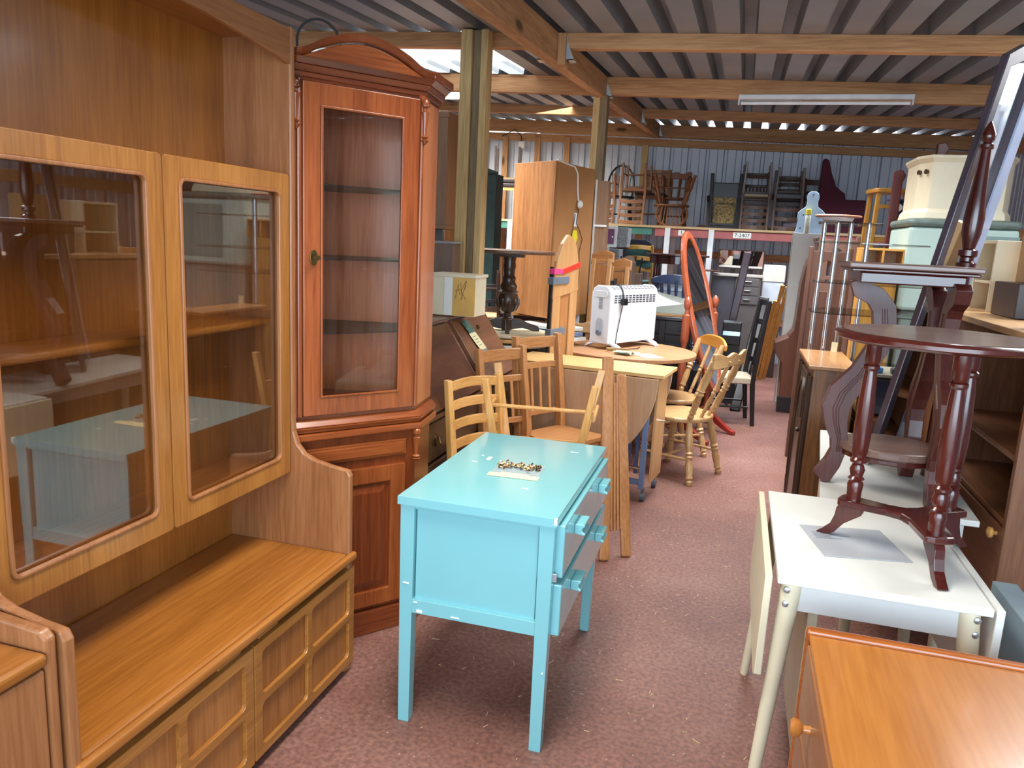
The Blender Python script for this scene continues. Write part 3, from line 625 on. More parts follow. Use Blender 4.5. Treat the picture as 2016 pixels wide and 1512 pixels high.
# ------------------------------------------------------------------ chairs: one builder, many kinds
TURN = [(0, .7), (.06, .95), (.09, .6), (.12, 1.0), (.16, .8), (.30, 1.0), (.42, .75), (.45, 1.1), (.48, .75), (.51, 1.1), (.54, .75), (.7, 1.05), (.9, .85), (1, .7)]
def turned(b, p0, p1, r, n=10, prof=TURN): return b.lathe([(f, q*r) for f, q in prof], p0, p1, n)
def chair(label, loc, rz=0, group=None, name='chair', rot=None, w=.40, d=.38, sh=.45, bh=.92, mat=pinel, seatm=None, back='ladder', n=4, turn=False, rake=.07, crest='plain', splay=.0, padded=False, legr=.018, arms=False, round_seat=False, crm=None, scale=None, seatt=.03):
    t = thing(name, label, 'chair', loc, rz, group, rot=rot, scale=scale)
    m = mat('z'); mx = mat('x'); hw, hd = w/2, d/2
    b = B()
    if round_seat:
        P = [(x, y) for x, y in ell(0, 0, hw*1.08, hd*1.06, 24)]
        b.prism([(x, y*(1 if y < 0 else .92), sh-seatt) for x, y in P], (0, 0, seatt))
    else: b.prism([(-hw*1.05, -hd, sh-seatt), (hw*1.05, -hd, sh-seatt), (hw*.92, hd, sh-seatt), (-hw*.92, hd, sh-seatt)], (0, 0, seatt))
    b.done('seat', seatm or mx, t, .012 if padded or round_seat else .005, seg=3)
    fx = hw*.9+splay; bx = hw*.82+splay
    for s in (1, -1):
        b = B()
        if turn: turned(b, (s*fx, -hd*.85-splay, 0), (s*hw*.75, -hd*.72, sh-seatt), legr*1.35)
        else: b.bar((s*fx, -hd*.9-splay, 0), (s*hw*.9, -hd*.9, sh-seatt), legr*1.9, legr*1.9)
        b.done('leg', m, t, 0 if turn else .004, smooth=turn)
        if back in ('ladder', 'slat'):
            b = B()
            P = [(s*bx, hd*.95+rake*.5, 0), (s*hw*.9, hd*.93, sh*.9), (s*hw*.9, hd*.95, sh+.05), (s*hw*.9, hd*.95+rake, bh)]
            ww = legr*1.9
            b.rings([[(x-ww/2*q, y-ww/2*q, z), (x+ww/2*q, y-ww/2*q, z), (x+ww/2*q, y+ww/2*q, z), (x-ww/2*q, y+ww/2*q, z)] for (x, y, z), q in zip(P, (.85, 1, 1, .8))])
            b.done('back_post', m, t, .005)
        else:
            b = B()
            if turn: turned(b, (s*fx, hd*.85+splay, 0), (s*hw*.7, hd*.62, sh-seatt), legr*1.35)
            else: b.bar((s*fx, hd*.9+splay, 0), (s*hw*.8, hd*.75, sh-seatt), legr*1.8, legr*1.8)
            b.done('leg', m, t, 0 if turn else .004, smooth=turn)
    bow = .025
    def slat(z, h, th=.014, sag=0):
        b = B(); K = 8; y = hd*.95+rake*(z-sh)/(bh-sh); rg = []
        for k in range(K+1):
            u = k/K*2-1; x = u*hw*.9; yy = y+bow*(1-u*u); zz = z+sag*(1-u*u)
            rg.append([(x, yy-th/2, zz-h/2), (x, yy+th/2, zz-h/2), (x, yy+th/2, zz+h/2), (x, yy-th/2, zz+h/2)])
        b.rings(rg); return b
    if back == 'ladder':
        for k in range(n): slat(sh+.13+(bh-sh-.17)*k/(n-1), .05, sag=.012).done('slat', mx, t, .004)
    elif back == 'slat':
        slat(bh-.05, .07).done('top_rail', mx, t, .005); slat(bh-.19, .04).done('rail', mx, t, .004); slat(sh+.1, .035).done('rail', mx, t, .004)
        for k in range(n):
            u = (k+1)/(n+1)*2-1; x = u*hw*.9; yb = hd*.95+bow*(1-u*u)
            b = B(); b.bar((x, yb+rake*.2, sh+.11), (x, yb+rake*(bh-.2-sh)/(bh-sh), bh-.2), .022, .01); b.done('spindle', m, t, .003)
    elif back == 'spindle':
        zt = bh-.085
        for k in range(n):
            u = k/(n-1)*2-1; x0 = u*hw*.78; x1 = u*hw*.98; y0 = hd*.8-.05*u*u*.6
            b = B()
            q = 1.25 if abs(u) > .99 else .75
            turned(b, (x0, y0, sh-.005), (x1, y0+rake*1.2+bow*(1-u*u), zt+.02), legr*q); b.done('spindle', m, t, smooth=True)
        b = B(); K = 16; rg = []
        for k in range(K+1):
            u = k/K*2-1; x = u*hw*1.12; y = hd*.8-.02+rake*1.2+bow*(1-u*u)
            if crest == 'scroll': zt2 = bh-.02+.011*cos(u*pi*2.6)+(.016*max(0, abs(u)-.75)/.25); zb = zt-.022+.006*cos(u*pi)
            else: zt2 = bh-.012-.05*abs(u)**3; zb = zt-.02+.0*u
            rg.append([(x, y-.011, zb), (x, y+.011, zb), (x, y+.013, zt2), (x, y-.009, zt2)])
        b.rings(rg); b.done('crest_rail', crm or mx, t, .006)
    elif back == 'hoop':
        H = bh-sh
        hoop = [(hw*.92*cos(R(a)), hd*.75+rake*(max(0, sin(R(a)))*1.0), sh+H*(.35+.65*sin(R(a)))) for a in range(0, 181, 12)]
        hoop = [(hw*.8, hd*.75, sh)]+hoop+[(-hw*.8, hd*.75, sh)]
        b = B(); b.tube(hoop, legr*.75, 8); b.done('hoop', m, t, smooth=True)
        for k in range(n):
            u = (k+1)/(n+1)*2-1; zt = sh+H*(.35+.65*math.sqrt(max(0, 1-u*u)))
            b = B(); b.tube([(u*hw*.7, hd*.75, sh), (u*hw*.92, hd*.75+rake*(zt-sh)/H, zt)], legr*.36, 6); b.done('spindle', m, t, smooth=True)
    if arms:
        for s in (1, -1):
            b = B(); b.tube([(s*hw*.95, hd*.95, sh+.24), (s*hw*1.12, 0, sh+.25), (s*hw*1.1, -hd*.7, sh+.235)], [.014, .018, .022], 8); b.done('arm', m, t, smooth=True)
            b = B(); turned(b, (s*hw*.95, -hd*.55, sh), (s*hw*1.1, -hd*.6, sh+.24), legr*.8); b.done('arm_post', m, t, smooth=True)
    zs = sh*.38
    for s in (1, -1):
        b = B(); b.tube([(s*(fx-.01), -hd*.82, zs), (s*(bx+.0), hd*.86, zs)], .010, 8); b.done('stretcher', m, t, smooth=True)
    b = B(); b.tube([(-fx+.02, 0, zs+(.0 if turn else -.0)), (fx-.02, 0, zs)], .010, 8); b.done('stretcher', m, t, smooth=True)
    if not turn:
        b = B(); b.box(-hw*.88, -hd*.93, sh-seatt-.055, hw*.88, -hd*.86, sh-seatt); b.done('apron', mx, t, .003)
    return t

pg = 'wooden chairs jumbled behind the turquoise cabinet'
chair('pale pine ladder back chair directly behind the turquoise cabinet', (-1.02, 3.50, 0), 65, pg, mat=pinel, n=4, bh=.91, w=.40, d=.36, rake=.05, legr=.021)
chair('pale pine chair upside down with legs pointing up behind the turquoise cabinet', (-.86, 3.60, .953), group=pg, rot=(pi, 0, R(8)), mat=pinel, n=3, bh=.92, w=.42, d=.38, splay=.085, rake=.05, legr=.02)
chair('mid brown slat back chair nearest the bureau, top rail tilted up', (-1.04, 4.07, .0), 63, pg, mat=brownc, back='slat', n=3, bh=.985, w=.40, d=.38, legr=.024)
chair('taller mid brown slat back chair in front of the beech folding table', (-.93, 4.42, 0), 62, pg, mat=brownc, back='slat', n=4, bh=1.03, w=.42, d=.36, legr=.026)
# folded chair standing on its edge to the right
t = thing('folding_chair', 'folded wooden chair standing on end right of the turquoise cabinet', 'chair', (-.53, 3.76, 0), world=True, group=pg)
def fp(s, off, z): return (-.515-.09*z+off*.62*(1-.5*z), 3.70+.24*z+off*.6, z)
for off, nm in ((0, 'side_rail'), (.16, 'side_rail')):
    b = B(); b.bar(fp(0, off, .0), fp(0, off, 1.02 if off == 0 else .92), .055, .03, (.9, .4, 0), .06, .03); b.done(nm, brownc('z'), t, .012)
for k in range(4):
    b = B(); b.bar(fp(0, .05+.026*k, .14), fp(0, .05+.03*k, .88), .012, .022, (.9, .4, 0)); b.done('slat', brownc('z'), t, .003)
for z in (.13, .2):
    b = B(); p = Vector(fp(0, -.02, z)); b.bar(p, p+Vector((.05, .17, .09)), .03, .022); b.done('rung', brownc('y'), t, .006)

sp = 'pine spindle back chairs at the round table'
chair('pine spindle back chair with scrolled crest nearest the aisle at the round table', (-.275, 5.46, 0), -115, sp, mat=lambda ax='z': wood('pine_varnished', (202, 164, 114), (172, 130, 82), .32, ax, 1, .2), back='spindle', n=4, turn=True, round_seat=True, bh=.93, w=.42, d=.42, rake=.13, splay=.03, crest='scroll', seatt=.035, legr=.02)
chair('pine spindle back chair with rounded plain crest behind the scrolled one', (-.40, 6.08, 0), -62, sp, mat=lambda ax='z': wood('pine_varnished', (202, 164, 114), (172, 130, 82), .32, ax, 1, .2), back='spindle', n=4, turn=True, round_seat=True, bh=.94, w=.42, d=.42, rake=.12, splay=.03, seatt=.035, legr=.021, crm=wood('pine_honey', (206, 146, 64), (184, 120, 44), .35, 'x', 1, .1))
chair('pale pine chair behind the heater, left of the round table', (-1.20, 6.12, 0), 25, sp, mat=lambda ax='z': wood('pine_varnished', (202, 164, 114), (172, 130, 82), .32, ax, 1, .2), back='spindle', n=4, turn=True, round_seat=True, bh=.95, w=.40, d=.40, rake=.1, splay=.03, crest='scroll')
chair('black wooden dining chair with pale seat pad beside the oval mirror', (.0, 7.42, 0), -80, None, mat=lambda ax='z': blackw(), seatm=plain('pale_fabric', (186, 172, 150), .8, var=.2, scale=60), back='ladder', n=4, bh=1.16, w=.42, d=.42, padded=True, seatt=.06, legr=.022)

# ------------------------------------------------------------------ beech gateleg folding table
t = thing('folding_table', 'beech folding table with rounded drop leaf and blue metal legs on castors', 'table', (-.9, 4.95, 0), -7)
b = B(); b.prism([(-.47, -.205, .80), (.56, -.205, .80), (.56, .205, .80), (-.47, .205, .80)], (0, 0, .024)); b.done('tabletop', wood('beech_top', (226, 188, 128), (206, 160, 98), .4, 'x', 1, .1), t, .004)
P = [(max(-.46, -.015+.545*cos(R(a))), .785+.60*sin(R(a))) for a in range(0, -181, -6)]
for y, nm in ((-.215, 'drop_leaf'), (.195, 'drop_leaf')):
    b = B(); b.prism([(-.46, y, .796)]+[(x, y, z) for x, z in P[::-1]]+[(.53, y, .796)], (0, .02, 0)); b.done(nm, wood('beech_leaf', (206, 168, 132), (190, 146, 108), .4, 'z', 1.2, .1), t, .003)
b = B(); b.box(.505, -.15, .12, .523, .12, .80); b.done('end_panel', beech('z'), t, .003)
b = B(); b.box(-.45, -.15, .12, -.43, .12, .80); b.done('end_panel', beech('z'), t, .003)
b = B(); b.box(-.43, .0, .55, .50, .02, .80); b.done('centre_panel', beech('x'), t)
for x in (.45, .30):
    b = B(); b.box(x, -.19, .08, x+.035, -.165, .78); b.done('leg', bluem(), t, .003)
for x in (.40, .35, .24, .20):
    b = B(); b.box(x, -.13, .16, x+.022, -.11, .74); b.done('frame_tube', plain('blue_grey_dark', (84, 98, 140), .4, .35), t, .003)
b = B(); b.box(-.42, -.175, .10, .47, -.15, .135); b.done('bottom_rail', bluem(), t, .003)
for z in (.2, .60):
    b = B(); b.tube([(-.3, -.14, z), (.47, -.14, z)], .011, 8); b.done('cross_bar', chrome(), t, smooth=True)
for x in (.48, -.40):
    for y in (-.17, .15):
        b = B(); b.lathe([(0, .022), (.1, .028), (.9, .028), (1, .022)], (x-.015, y, .029), (x+.015, y, .029), 14); b.box(x-.008, y-.012, .04, x+.008, y+.012, .09); b.done('castor', plain('castor_grey', (96, 100, 110), .4), t, smooth=True)
b = B(); b.tube([(.52, -.02, .50), (.56, -.02, .50)], .007, 8); b.done('bolt', chrome(), t, smooth=True)

# ------------------------------------------------------------------ round table with convector heater
t = thing('round_table', 'round brown laminate table under the white heater', 'table', (-.775, 5.92, 0), world=True)
b = B(); b.prism([(x, y, .772) for x, y in ell(-.775, 5.92, .535, .535, 56)], (0, 0, .028)); b.done('tabletop', wood('table_laminate', (184, 138, 98), (158, 112, 76), .42, 'x', 1.2), t, .004)
b = B(); b.lathe([(0, .06), (.1, .05), (.3, .035), (.45, .05), (.6, .04), (.9, .05), (1, .12)], (-.775, 5.92, .1), (-.775, 5.92, .772), 16); b.done('pedestal', beech('z'), t, smooth=True)
for k in range(4):
    a = R(20+90*k); b = B(); b.bar((-.775+.04*cos(a), 5.92+.04*sin(a), .16), (-.775+.36*cos(a), 5.92+.36*sin(a), .03), .05, .05); b.done('foot', beech('x'), t, .008)

t = thing('convector_heater', 'white electric convector heater with coiled black lead on the round table', 'heater', (-.83, 6.08, .8), 64)
whm = plain('heater_white', (212, 215, 219), .35, var=.02); hl, hd_, hz0, hz1 = .32, .085, .045, .48
prof_h = [(-hd_, hz0), (-hd_, hz1-.06), (-hd_+.012, hz1-.025), (-hd_+.045, hz1), (hd_-.045, hz1), (hd_-.012, hz1-.025), (hd_, hz1-.06), (hd_, hz0)]
b = B(); b.prism([(-hl+.02, y, z) for y, z in prof_h], (2*hl-.04, 0, 0)); b.done('body', whm, t, .003)
for s in (-1, 1):
    b = B(); b.prism([(s*(hl-.02), y*1.03, hz0+(z-hz0)*1.012) for y, z in prof_h], (s*.03, 0, 0)); e = b.done('end_cap', plain('heater_cap', (214, 218, 226), .4, var=.02), t, .008)
    if s < 0:
        b = B(); b.prism([(-hl-.010, y, z) for y, z in rrect(-.032, .10, .032, .24, .03, 6)], (-.003, 0, 0)); b.done('control_plate', plain('heater_grey', (176, 184, 196), .4), e)
        b = B(); b.lathe([(0, .024), (.8, .021), (1, .018)], (-hl-.012, 0, .13), (-hl-.028, 0, .13), 18); b.done('dial', plain('dial_grey', (110, 118, 132), .4), e, smooth=True)
        for k in range(9):
            b = B(); b.box(-hl-.0115, -.018, .31+.011*k, -hl-.009, .018, .315+.011*k); b.done('vent_slot', plain('slot_grey', (120, 124, 130), .6), e)
        b = B(); b.prism([(-hl-.010, y, z) for y, z in rrect(-.06, hz1-.085, .06, hz1-.035, .02, 5)], (-.004, 0, 0)); b.done('hand_grip', whm, e, .002)
gm = plain('grille_dark', (70, 72, 76), .6)
for i in range(12):
    b = B(); x = -hl+.045+i*.0485
    for q in range(4): b.box(x, -hd_-.0016, hz1-.125+q*.0165, x+.036, -hd_+.002, hz1-.115+q*.0165)
    for q in range(4):
        y = -hd_+.05+q*.013; b.box(x, y, hz1-.002, x+.036, y+.006, hz1+.001)
    p0, p1 = Vector((0, -hd_+.012, hz1-.025)), Vector((0, -hd_+.045, hz1))
    for q in range(2):
        c = p0+(p1-p0)*(.25+.45*q); nn = Vector((0, -.6, .8))
        b.bar((x, c.y-nn.y*0, c.z), (x+.036, c.y, c.z), .010, .004, (0, .8, .6))
    o = b.done('grille_slots', gm, t); o['kind'] = 'stuff'
for x in (-.26, .26):
    b = B(); b.rings([[(x+w, y-.006, z), (x+w, y+.006, z), (x+w, y+.006, z+.014), (x+w, y-.006, z+.014)] for w, y, z in ((-.02, 0, 0),)]+[[(x+.02, -.006, 0), (x+.02, .006, 0), (x+.02, .006, .014), (x+.02, -.006, .014)]]) if 0 else None
    b = B(); pts = [(x, -.16, .0), (x, -.14, .022), (x, -.08, .046), (x, 0, .05), (x, .08, .046), (x, .14, .022), (x, .16, .0)]
    b.rings([[(x-.028, y, max(z-.012, 0)), (x+.028, y, max(z-.012, 0)), (x+.024, y, z+.008), (x-.024, y, z+.008)] for x, y, z in pts]); b.done('foot', plain('heater_cap', (214, 218, 226), .4, var=.02), t, .003)
b = B(); b.tube([(-.13, .0, hz1+.006), (-.16, -.05, hz1+.012), (-.175, -hd_-.002, hz1-.03), (-.18, -hd_-.02, hz1-.09)], .006, 8); b.tube([(-.185, -hd_-.018, hz1-.13), (-.2, -hd_-.012, .25), (-.23, -hd_-.012, .12), (-.25, -hd_-.015, .01), (-.2, -hd_-.06, .006), (-.05, -hd_-.09, .006), (.05, -hd_-.05, .006)], .0035, 7); c = b.done('power_lead', black(), t, smooth=True)
b = B(); b.prism([(-.18+x, -hd_-.012, hz1-.115+z) for x, z in rrect(-.03, -.025, .03, .025, .012, 4)], (0, -.03, 0)); b.box(-.19, -hd_-.06, hz1-.12, -.184, -hd_-.04, hz1-.11); b.box(-.172, -hd_-.06, hz1-.12, -.166, -hd_-.04, hz1-.11); b.done('plug', black(), c, .004)
# papers on the table
def sheet_of(name, label, cat, x, y, z, w, d, rz, m, fold=0, grp=None):
    t = B(); K = 6
    t.rings([[(-w/2, -d/2+d*k/K, .0+fold*sin(k*2.1)), (w/2, -d/2+d*k/K, .0+fold*sin(k*1.7+1)), (w/2, -d/2+d*k/K, .0012+fold*sin(k*1.7+1)), (-w/2, -d/2+d*k/K, .0012+fold*sin(k*2.1))] for k in range(K+1)])
    o = t.done(name, m); o.location = (x, y, z); o.rotation_euler = (0, 0, R(rz)); tag(o, label, cat, grp); return o
sheet_of('paper_sheet', 'plain white sheet of paper at the front of the round table', 'paper', -.565, 5.62, .802, .15, .20, 35, paper(), .0)
sheet_of('paper_note', 'cream note under the heater lead on the round table', 'paper', -.70, 5.74, .802, .10, .07, 10, plain('cream_card', (222, 212, 168), .6), .0)
sheet_of('crumpled_flyer', 'crumpled green and white flyer in front of the heater', 'paper', -.75, 5.60, .816, .13, .10, -20, plain('green_white_print', (170, 186, 160), .6, var=.6, scale=40), .012)
o = B(); o.tube([(-.80+.09*cos(a)*(1+.05*(a % 3)), 5.70+.05*sin(a), .806+.0012*a) for a in [k*.4 for k in range(44)]], .004, 6)
tag(o.done('coiled_cable', plain('tan_cable', (170, 140, 92), .5), None, smooth=True), 'coil of tan cable lying in front of the heater on the round table', 'cable')

# ------------------------------------------------------------------ left background: wardrobes, stacked tops, carved pedestal table, headboard
t = thing('wardrobe', 'tall wood-grain wardrobe turned round, flex and plug hanging on its plain back', 'wardrobe', (-1.6, 6.45, 0), world=True)
A, Bc, Cc, D = (-1.86, 6.32), (-1.435, 6.0), (-1.245, 6.66), (-1.62, 6.95)
b = B(); b.prism([(A[0], A[1], .98), (Bc[0], Bc[1], .98), (Bc[0]+.012, Bc[1]+.016, .98), (A[0]+.012, A[1]+.016, .98)], (0, 0, 1.23)); b.done('side_panel', ward('z'), t, .002)
b = B(); b.prism([(Bc[0]+.006, Bc[1]+.004, .98), (Cc[0], Cc[1], .98), (Cc[0]-.01, Cc[1]+.005, .98), (Bc[0]-.004, Bc[1]+.012, .98)], (0, 0, 1.225)); bp = b.done('hardboard_back', hard(), t, .001)
b = B(); b.prism([(A[0]+.014, A[1]+.02, .98), (Bc[0]-.002, Bc[1]+.022, .98), (Cc[0]-.012, Cc[1], .98), (D[0], D[1], .98)], (0, 0, 1.22)); b.done('carcass', ward('z'), t)
def onb(f, z, o=.012):  # point on the hardboard back
    return (Bc[0]+(Cc[0]-Bc[0])*f+o*.96, Bc[1]+(Cc[1]-Bc[1])*f-o*.28, z)
b = B(); b.tube([onb(0, 2.215), onb(.2, 2.2), onb(.42, 2.19), onb(.5, 2.14), onb(.52, 2.02), onb(.55, 1.93)], .007, 7); b.done('white_flex', white(), t, smooth=True)
b = B(); c0 = Vector(onb(.57, 1.9)); b.lathe([(0, .02), (.3, .034), (.7, .03), (1, .018)], c0, c0+Vector((.03, -.01, 0)), 10); b.done('plug', white(), t, smooth=True)
b = B(); b.prism([onb(.49, 1.72, .004), onb(.57, 1.72, .004), onb(.57, 1.83, .004), onb(.49, 1.83, .004)], (.004, -.001, 0)); b.done('paper_label', paper(), bp)
b = B(); b.prism([onb(.46, 1.60, .004), onb(.56, 1.58, .004), onb(.60, 1.63, .004), onb(.57, 1.69, .004), onb(.47, 1.69, .004)], (.006, -.002, 0)); b.done('yellow_ticket', plain('yellow_card', (228, 210, 40), .6), bp)
b = B(); b.tube([onb(.58, 1.88), onb(.54, 1.75), onb(.62, 1.7), onb(.72, 1.62), onb(.66, 1.52), onb(.7, 1.3), onb(.66, 1.1)], .003, 5); b.tube([onb(.5, 1.82), onb(.46, 1.7), onb(.42, 1.6), onb(.46, 1.5)], .003, 5); b.done('thin_wire', black(), t, smooth=True)
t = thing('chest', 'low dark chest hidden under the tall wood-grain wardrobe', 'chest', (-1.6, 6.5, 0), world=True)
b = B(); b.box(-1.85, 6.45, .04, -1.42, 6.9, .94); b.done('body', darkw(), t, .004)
b = B(); b.box(-1.87, 6.43, .94, -1.40, 6.92, .975); b.done('top', wood('oak_edge', (196, 150, 92), (160, 112, 60), .5, 'x'), t, .004)
t = thing('wardrobe', 'narrow brown wardrobe with white front edge behind the tall wood-grain wardrobe', 'wardrobe', (-1.1, 6.75, 0), world=True)
b = B(); b.prism([(-1.225, 6.66, .1), (-1.135, 6.72, .1), (-1.135, 6.86, .1), (-1.215, 6.86, .1)], (0, 0, 2.02)); b.done('body', lam('z'), t, .002)
b = B(); b.prism([(-1.238, 6.655, .1), (-1.222, 6.65, .1), (-1.222, 6.67, .1), (-1.238, 6.675, .1)], (0, 0, 2.025)); b.done('white_edge', plain('bright_white', (236, 238, 236), .5), t)
b = B(); b.prism([(-1.23, 6.645, 1.735), (-1.13, 6.705, 1.735), (-1.13, 6.72, 1.735), (-1.23, 6.665, 1.735)], (0, 0, .016)); b.done('shelf_edge', plain('bright_white', (236, 238, 236), .5), t)
b = B(); b.box(-1.23, 6.68, 0, -1.14, 6.85, .1); b.done('plinth', darkw(), t)

t = thing('round_table', 'cream oval table top stacked with boards under the carved pedestal table', 'table', (-1.58, 5.55, 0), world=True)
b = B(); b.prism([(x, y, .895) for x, y in ell(-1.66, 5.5, .36, .32, 44)], (0, 0, .022)); b.done('tabletop', plain('cream_top', (212, 200, 168), .45, var=.06), t, .006)
b = B(); b.prism([(x, y, .862) for x, y in ell(-1.65, 5.5, .36, .32, 44)], (0, 0, .026)); b.done('lower_board', pinel('x'), t, .005)
b = B(); b.prism([(x, y, .825) for x, y in ell(-1.64, 5.48, .35, .31, 44)], (0, 0, .02)); b.done('white_board', white(), t, .005)
b = B(); b.lathe([(0, .22), (.04, .2), (.1, .06), (.5, .08), (.9, .06), (1, .2)], (-1.64, 5.5, 0), (-1.64, 5.5, .826), 16); b.done('pedestal', darkw(), t, smooth=True)
bg = 'white boards lying behind the carved pedestal table'
for k, (x, y, z, w, d, rz, m, l) in enumerate(((-1.42, 6.03, .905, .5, .25, -30, white(), 'white board lying topmost behind the carved pedestal table'), (-1.40, 5.98, .87, .5, .25, -36, bluem(), 'blue grey board under the topmost white board'), (-1.38, 5.97, .835, .5, .26, -32, white(), 'white board lying lowest behind the carved pedestal table'))):
    o = B(); o.box(-w/2, -d/2, 0, w/2, d/2, .028); o = o.done('board', m, None, .003); o.location = (x, y, z); o.rotation_euler = (0, 0, R(rz)); tag(o, l, 'board', bg)
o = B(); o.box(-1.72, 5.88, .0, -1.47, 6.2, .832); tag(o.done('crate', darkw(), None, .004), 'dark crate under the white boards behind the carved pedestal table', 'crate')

t = thing('pedestal_table', 'round dark carved oak pedestal table standing on the cream oval top', 'table', (-1.64, 5.55, .918), 8)
b = B(); b.prism([(x, y, .572) for x, y in ell(0, 0, .335, .30, 48)], (0, 0, .026)); b.done('tabletop', wood('pedestal_top', (112, 82, 62), (84, 58, 42), .4, 'x', 1.2), t, .008)
b = B(); b.box(-.11, -.05, .545, .11, .05, .572); b.done('top_block', doak('x'), t, .004)
pr = [(0, .035), (.04, .045), (.08, .03), (.14, .034), (.18, .062), (.26, .078), (.36, .082), (.44, .070), (.47, .078), (.5, .060), (.55, .066), (.62, .048), (.68, .052), (.72, .04), (.80, .044), (.86, .05), (.92, .044), (1, .05)]
b = B(); b.lathe(pr, (0, 0, .06), (0, 0, .548), 24); b.done('carved_column', doak('z'), t, smooth=True)
b = B()
for k in range(10):
    a = 2*pi*k/10; b.tube([(.062*cos(a), .062*sin(a), .15), (.081*cos(a), .081*sin(a), .20), (.082*cos(a), .082*sin(a), .24)], [.006, .011, .007], 7)
b.done('carved_leaves', doak('z'), t, smooth=True)
b = B(); b.box(-.034, -.034, 0, .034, .034, .095); b.done('base_block', doak('z'), t, .004)
for k in range(4):
    a = R(k*90+10); c, s_ = cos(a), sin(a)
    b = B(); L = [(.03, .005), (.03, .085), (.09, .088), (.16, .06), (.24, .035), (.25, .0), (.2, .0), (.12, .02)]
    b.prism([(r_*c-s_*-.016, r_*s_+c*-.016, z) for r_, z in L], (-s_*.032, c*.032, 0)); b.done('foot', doak('x'), t, .004)

# dark stacked chairs between the box and the pedestal
cg = 'dark chairs stacked behind the front timber post'
chair('dark wooden chair with tan seat stacked behind the carved pedestal table', (-2.40, 7.15, 0), 150, cg, mat=lambda ax='z': darkw(), seatm=plain('tan_seat', (190, 158, 122), .8, var=.1), back='ladder', n=3, padded=True, bh=1.0, sh=.62, seatt=.06)
chair('dark wooden chair upside down on the tan seated chair', (-2.40, 7.15, 1.28), None, cg, rot=(pi, 0, R(20)), mat=lambda ax='z': darkw(), seatm=plain('tan_seat', (190, 158, 122), .8, var=.1), back='ladder', n=3, padded=True, bh=.95)
chair('black chair with grey seat at the far left of the dark chair stack', (-2.48, 7.68, .0), 200, cg, mat=lambda ax='z': blackw(), seatm=plain('grey_seat', (130, 130, 128), .8), back='slat', n=3, padded=True, bh=1.15, sh=.72)

# headboard with pointed arch, taped and tied
t = thing('headboard', 'pine headboard with pointed arch stood on end, taped and tied with red ribbon', 'headboard', (-1.19, 5.36, 0), world=True)
def hb(u, z, o=0): return (-1.24+.110*u+o*.93, 5.22+.285*u-o*.36, z)
b = B(); b.prism([hb(0, .0), hb(.3, .0), hb(.3, 1.35), hb(0, 1.3)], (.028, -.011, 0)); b.done('stile', beech('z'), t, .004)
b = B(); b.prism([hb(.7, .0, .0), hb(1.0, .0, .0), hb(1.0, 1.42, .0), hb(.7, 1.36, .0)], (.028, -.011, 0)); b.done('stile', beech('z'), t, .004)
b = B(); b.prism([hb(-.02, 1.2, .0), hb(1.02, 1.25, .0), hb(1.0, 1.43), hb(.86, 1.56), hb(.7, 1.625), hb(.5, 1.645), hb(.28, 1.58), hb(.08, 1.46), hb(0, 1.33)], (.03, -.012, 0)); b.done('pointed_arch', beech('z'), t, .006)
b = B(); b.prism([hb(.3, 0, .004), hb(.7, 0, .004), hb(.7, 1.25, .004), hb(.3, 1.25, .004)], (.012, -.005, 0)); b.done('panel', brownc('z'), t)
b = B(); b.prism([hb(-.06, .75, .0), hb(0, .75, .0), hb(0, 1.42, .0), hb(-.06, 1.42, .0)], (.02, -.008, 0)); b.done('shaded_gap', black(), t)  # black strip stands in for the shaded gap between the strapped panels
for z, w in ((1.30, .55), (.94, .5)):
    b = B(); b.prism([hb(-.1, z, -.004), hb(w, z+.005, -.004), hb(w, z+.055, -.004), hb(-.1, z+.05, -.004)], (.045, -.018, 0)); b.done('grey_tape', plain('duct_tape', (108, 116, 128), .4), t, .002)
b = B(); b.prism([hb(-.06, 1.37, -.003), hb(.3, 1.375, -.003), hb(.3, 1.405, -.003), hb(-.06, 1.41, -.003)], (.042, -.017, 0)); b.done('pink_tape', plain('pink_tape', (232, 70, 130), .5), t, .001)
b = B(); b.prism([hb(.3, 1.37, -.003), hb(1.0, 1.42, -.003), hb(1.0, 1.455, -.003), hb(.3, 1.405, -.003)], (.042, -.017, 0)); b.done('red_ribbon', plain('red_ribbon', (222, 54, 34), .5), t, .001)

gg = 'brown headboards leaning beside the heater'
for k, (x, y, h, l) in enumerate(((-1.20, 6.42, 1.52, 'brown wooden bed end leaning left of the white heater, nearest the narrow wardrobe'), (-1.07, 6.58, 1.46, 'second brown bed end leaning left of the white heater'))):
    t = thing('bed_end', l, 'bed end', (x, y, 0), -12, gg)
    for s in (0, .14):
        b = B(); b.bar((s, 0, 0), (s+.02, .05, h-.05), .035, .03); b.done('post', beech('z'), t, .004)
    b = B(); b.prism([(-.01, .045, h-.1), (.19, .045, h-.08), (.19, .045, h), (.12, .045, h+.02), (0, .045, h-.01)], (0, .03, 0)); b.done('top_rail', brownc('x'), t, .005)
    b = B(); b.prism([(.03, .03, .3), (.14, .03, .3), (.15, .045, h-.1), (.04, .045, h-.1)], (0, .012, 0)); b.done('panel', brownc('z'), t)
t = thing('bundle_of_slats', 'dark bundle of bed slats standing behind the white heater', 'slats', (-1.1, 6.5, 0), world=True)
for k in range(4):
    b = B(); b.bar((-1.08+.025*k, 6.50, 0), (-1.07+.027*k, 6.53, 1.29+.02*(k % 2)), .022, .05); b.done('slat', blackw(), t, .003)
t = thing('display_case', 'brown wooden box cabinet with sloped top behind the heater', 'cabinet', (-1.02, 7.6, 0), world=True)
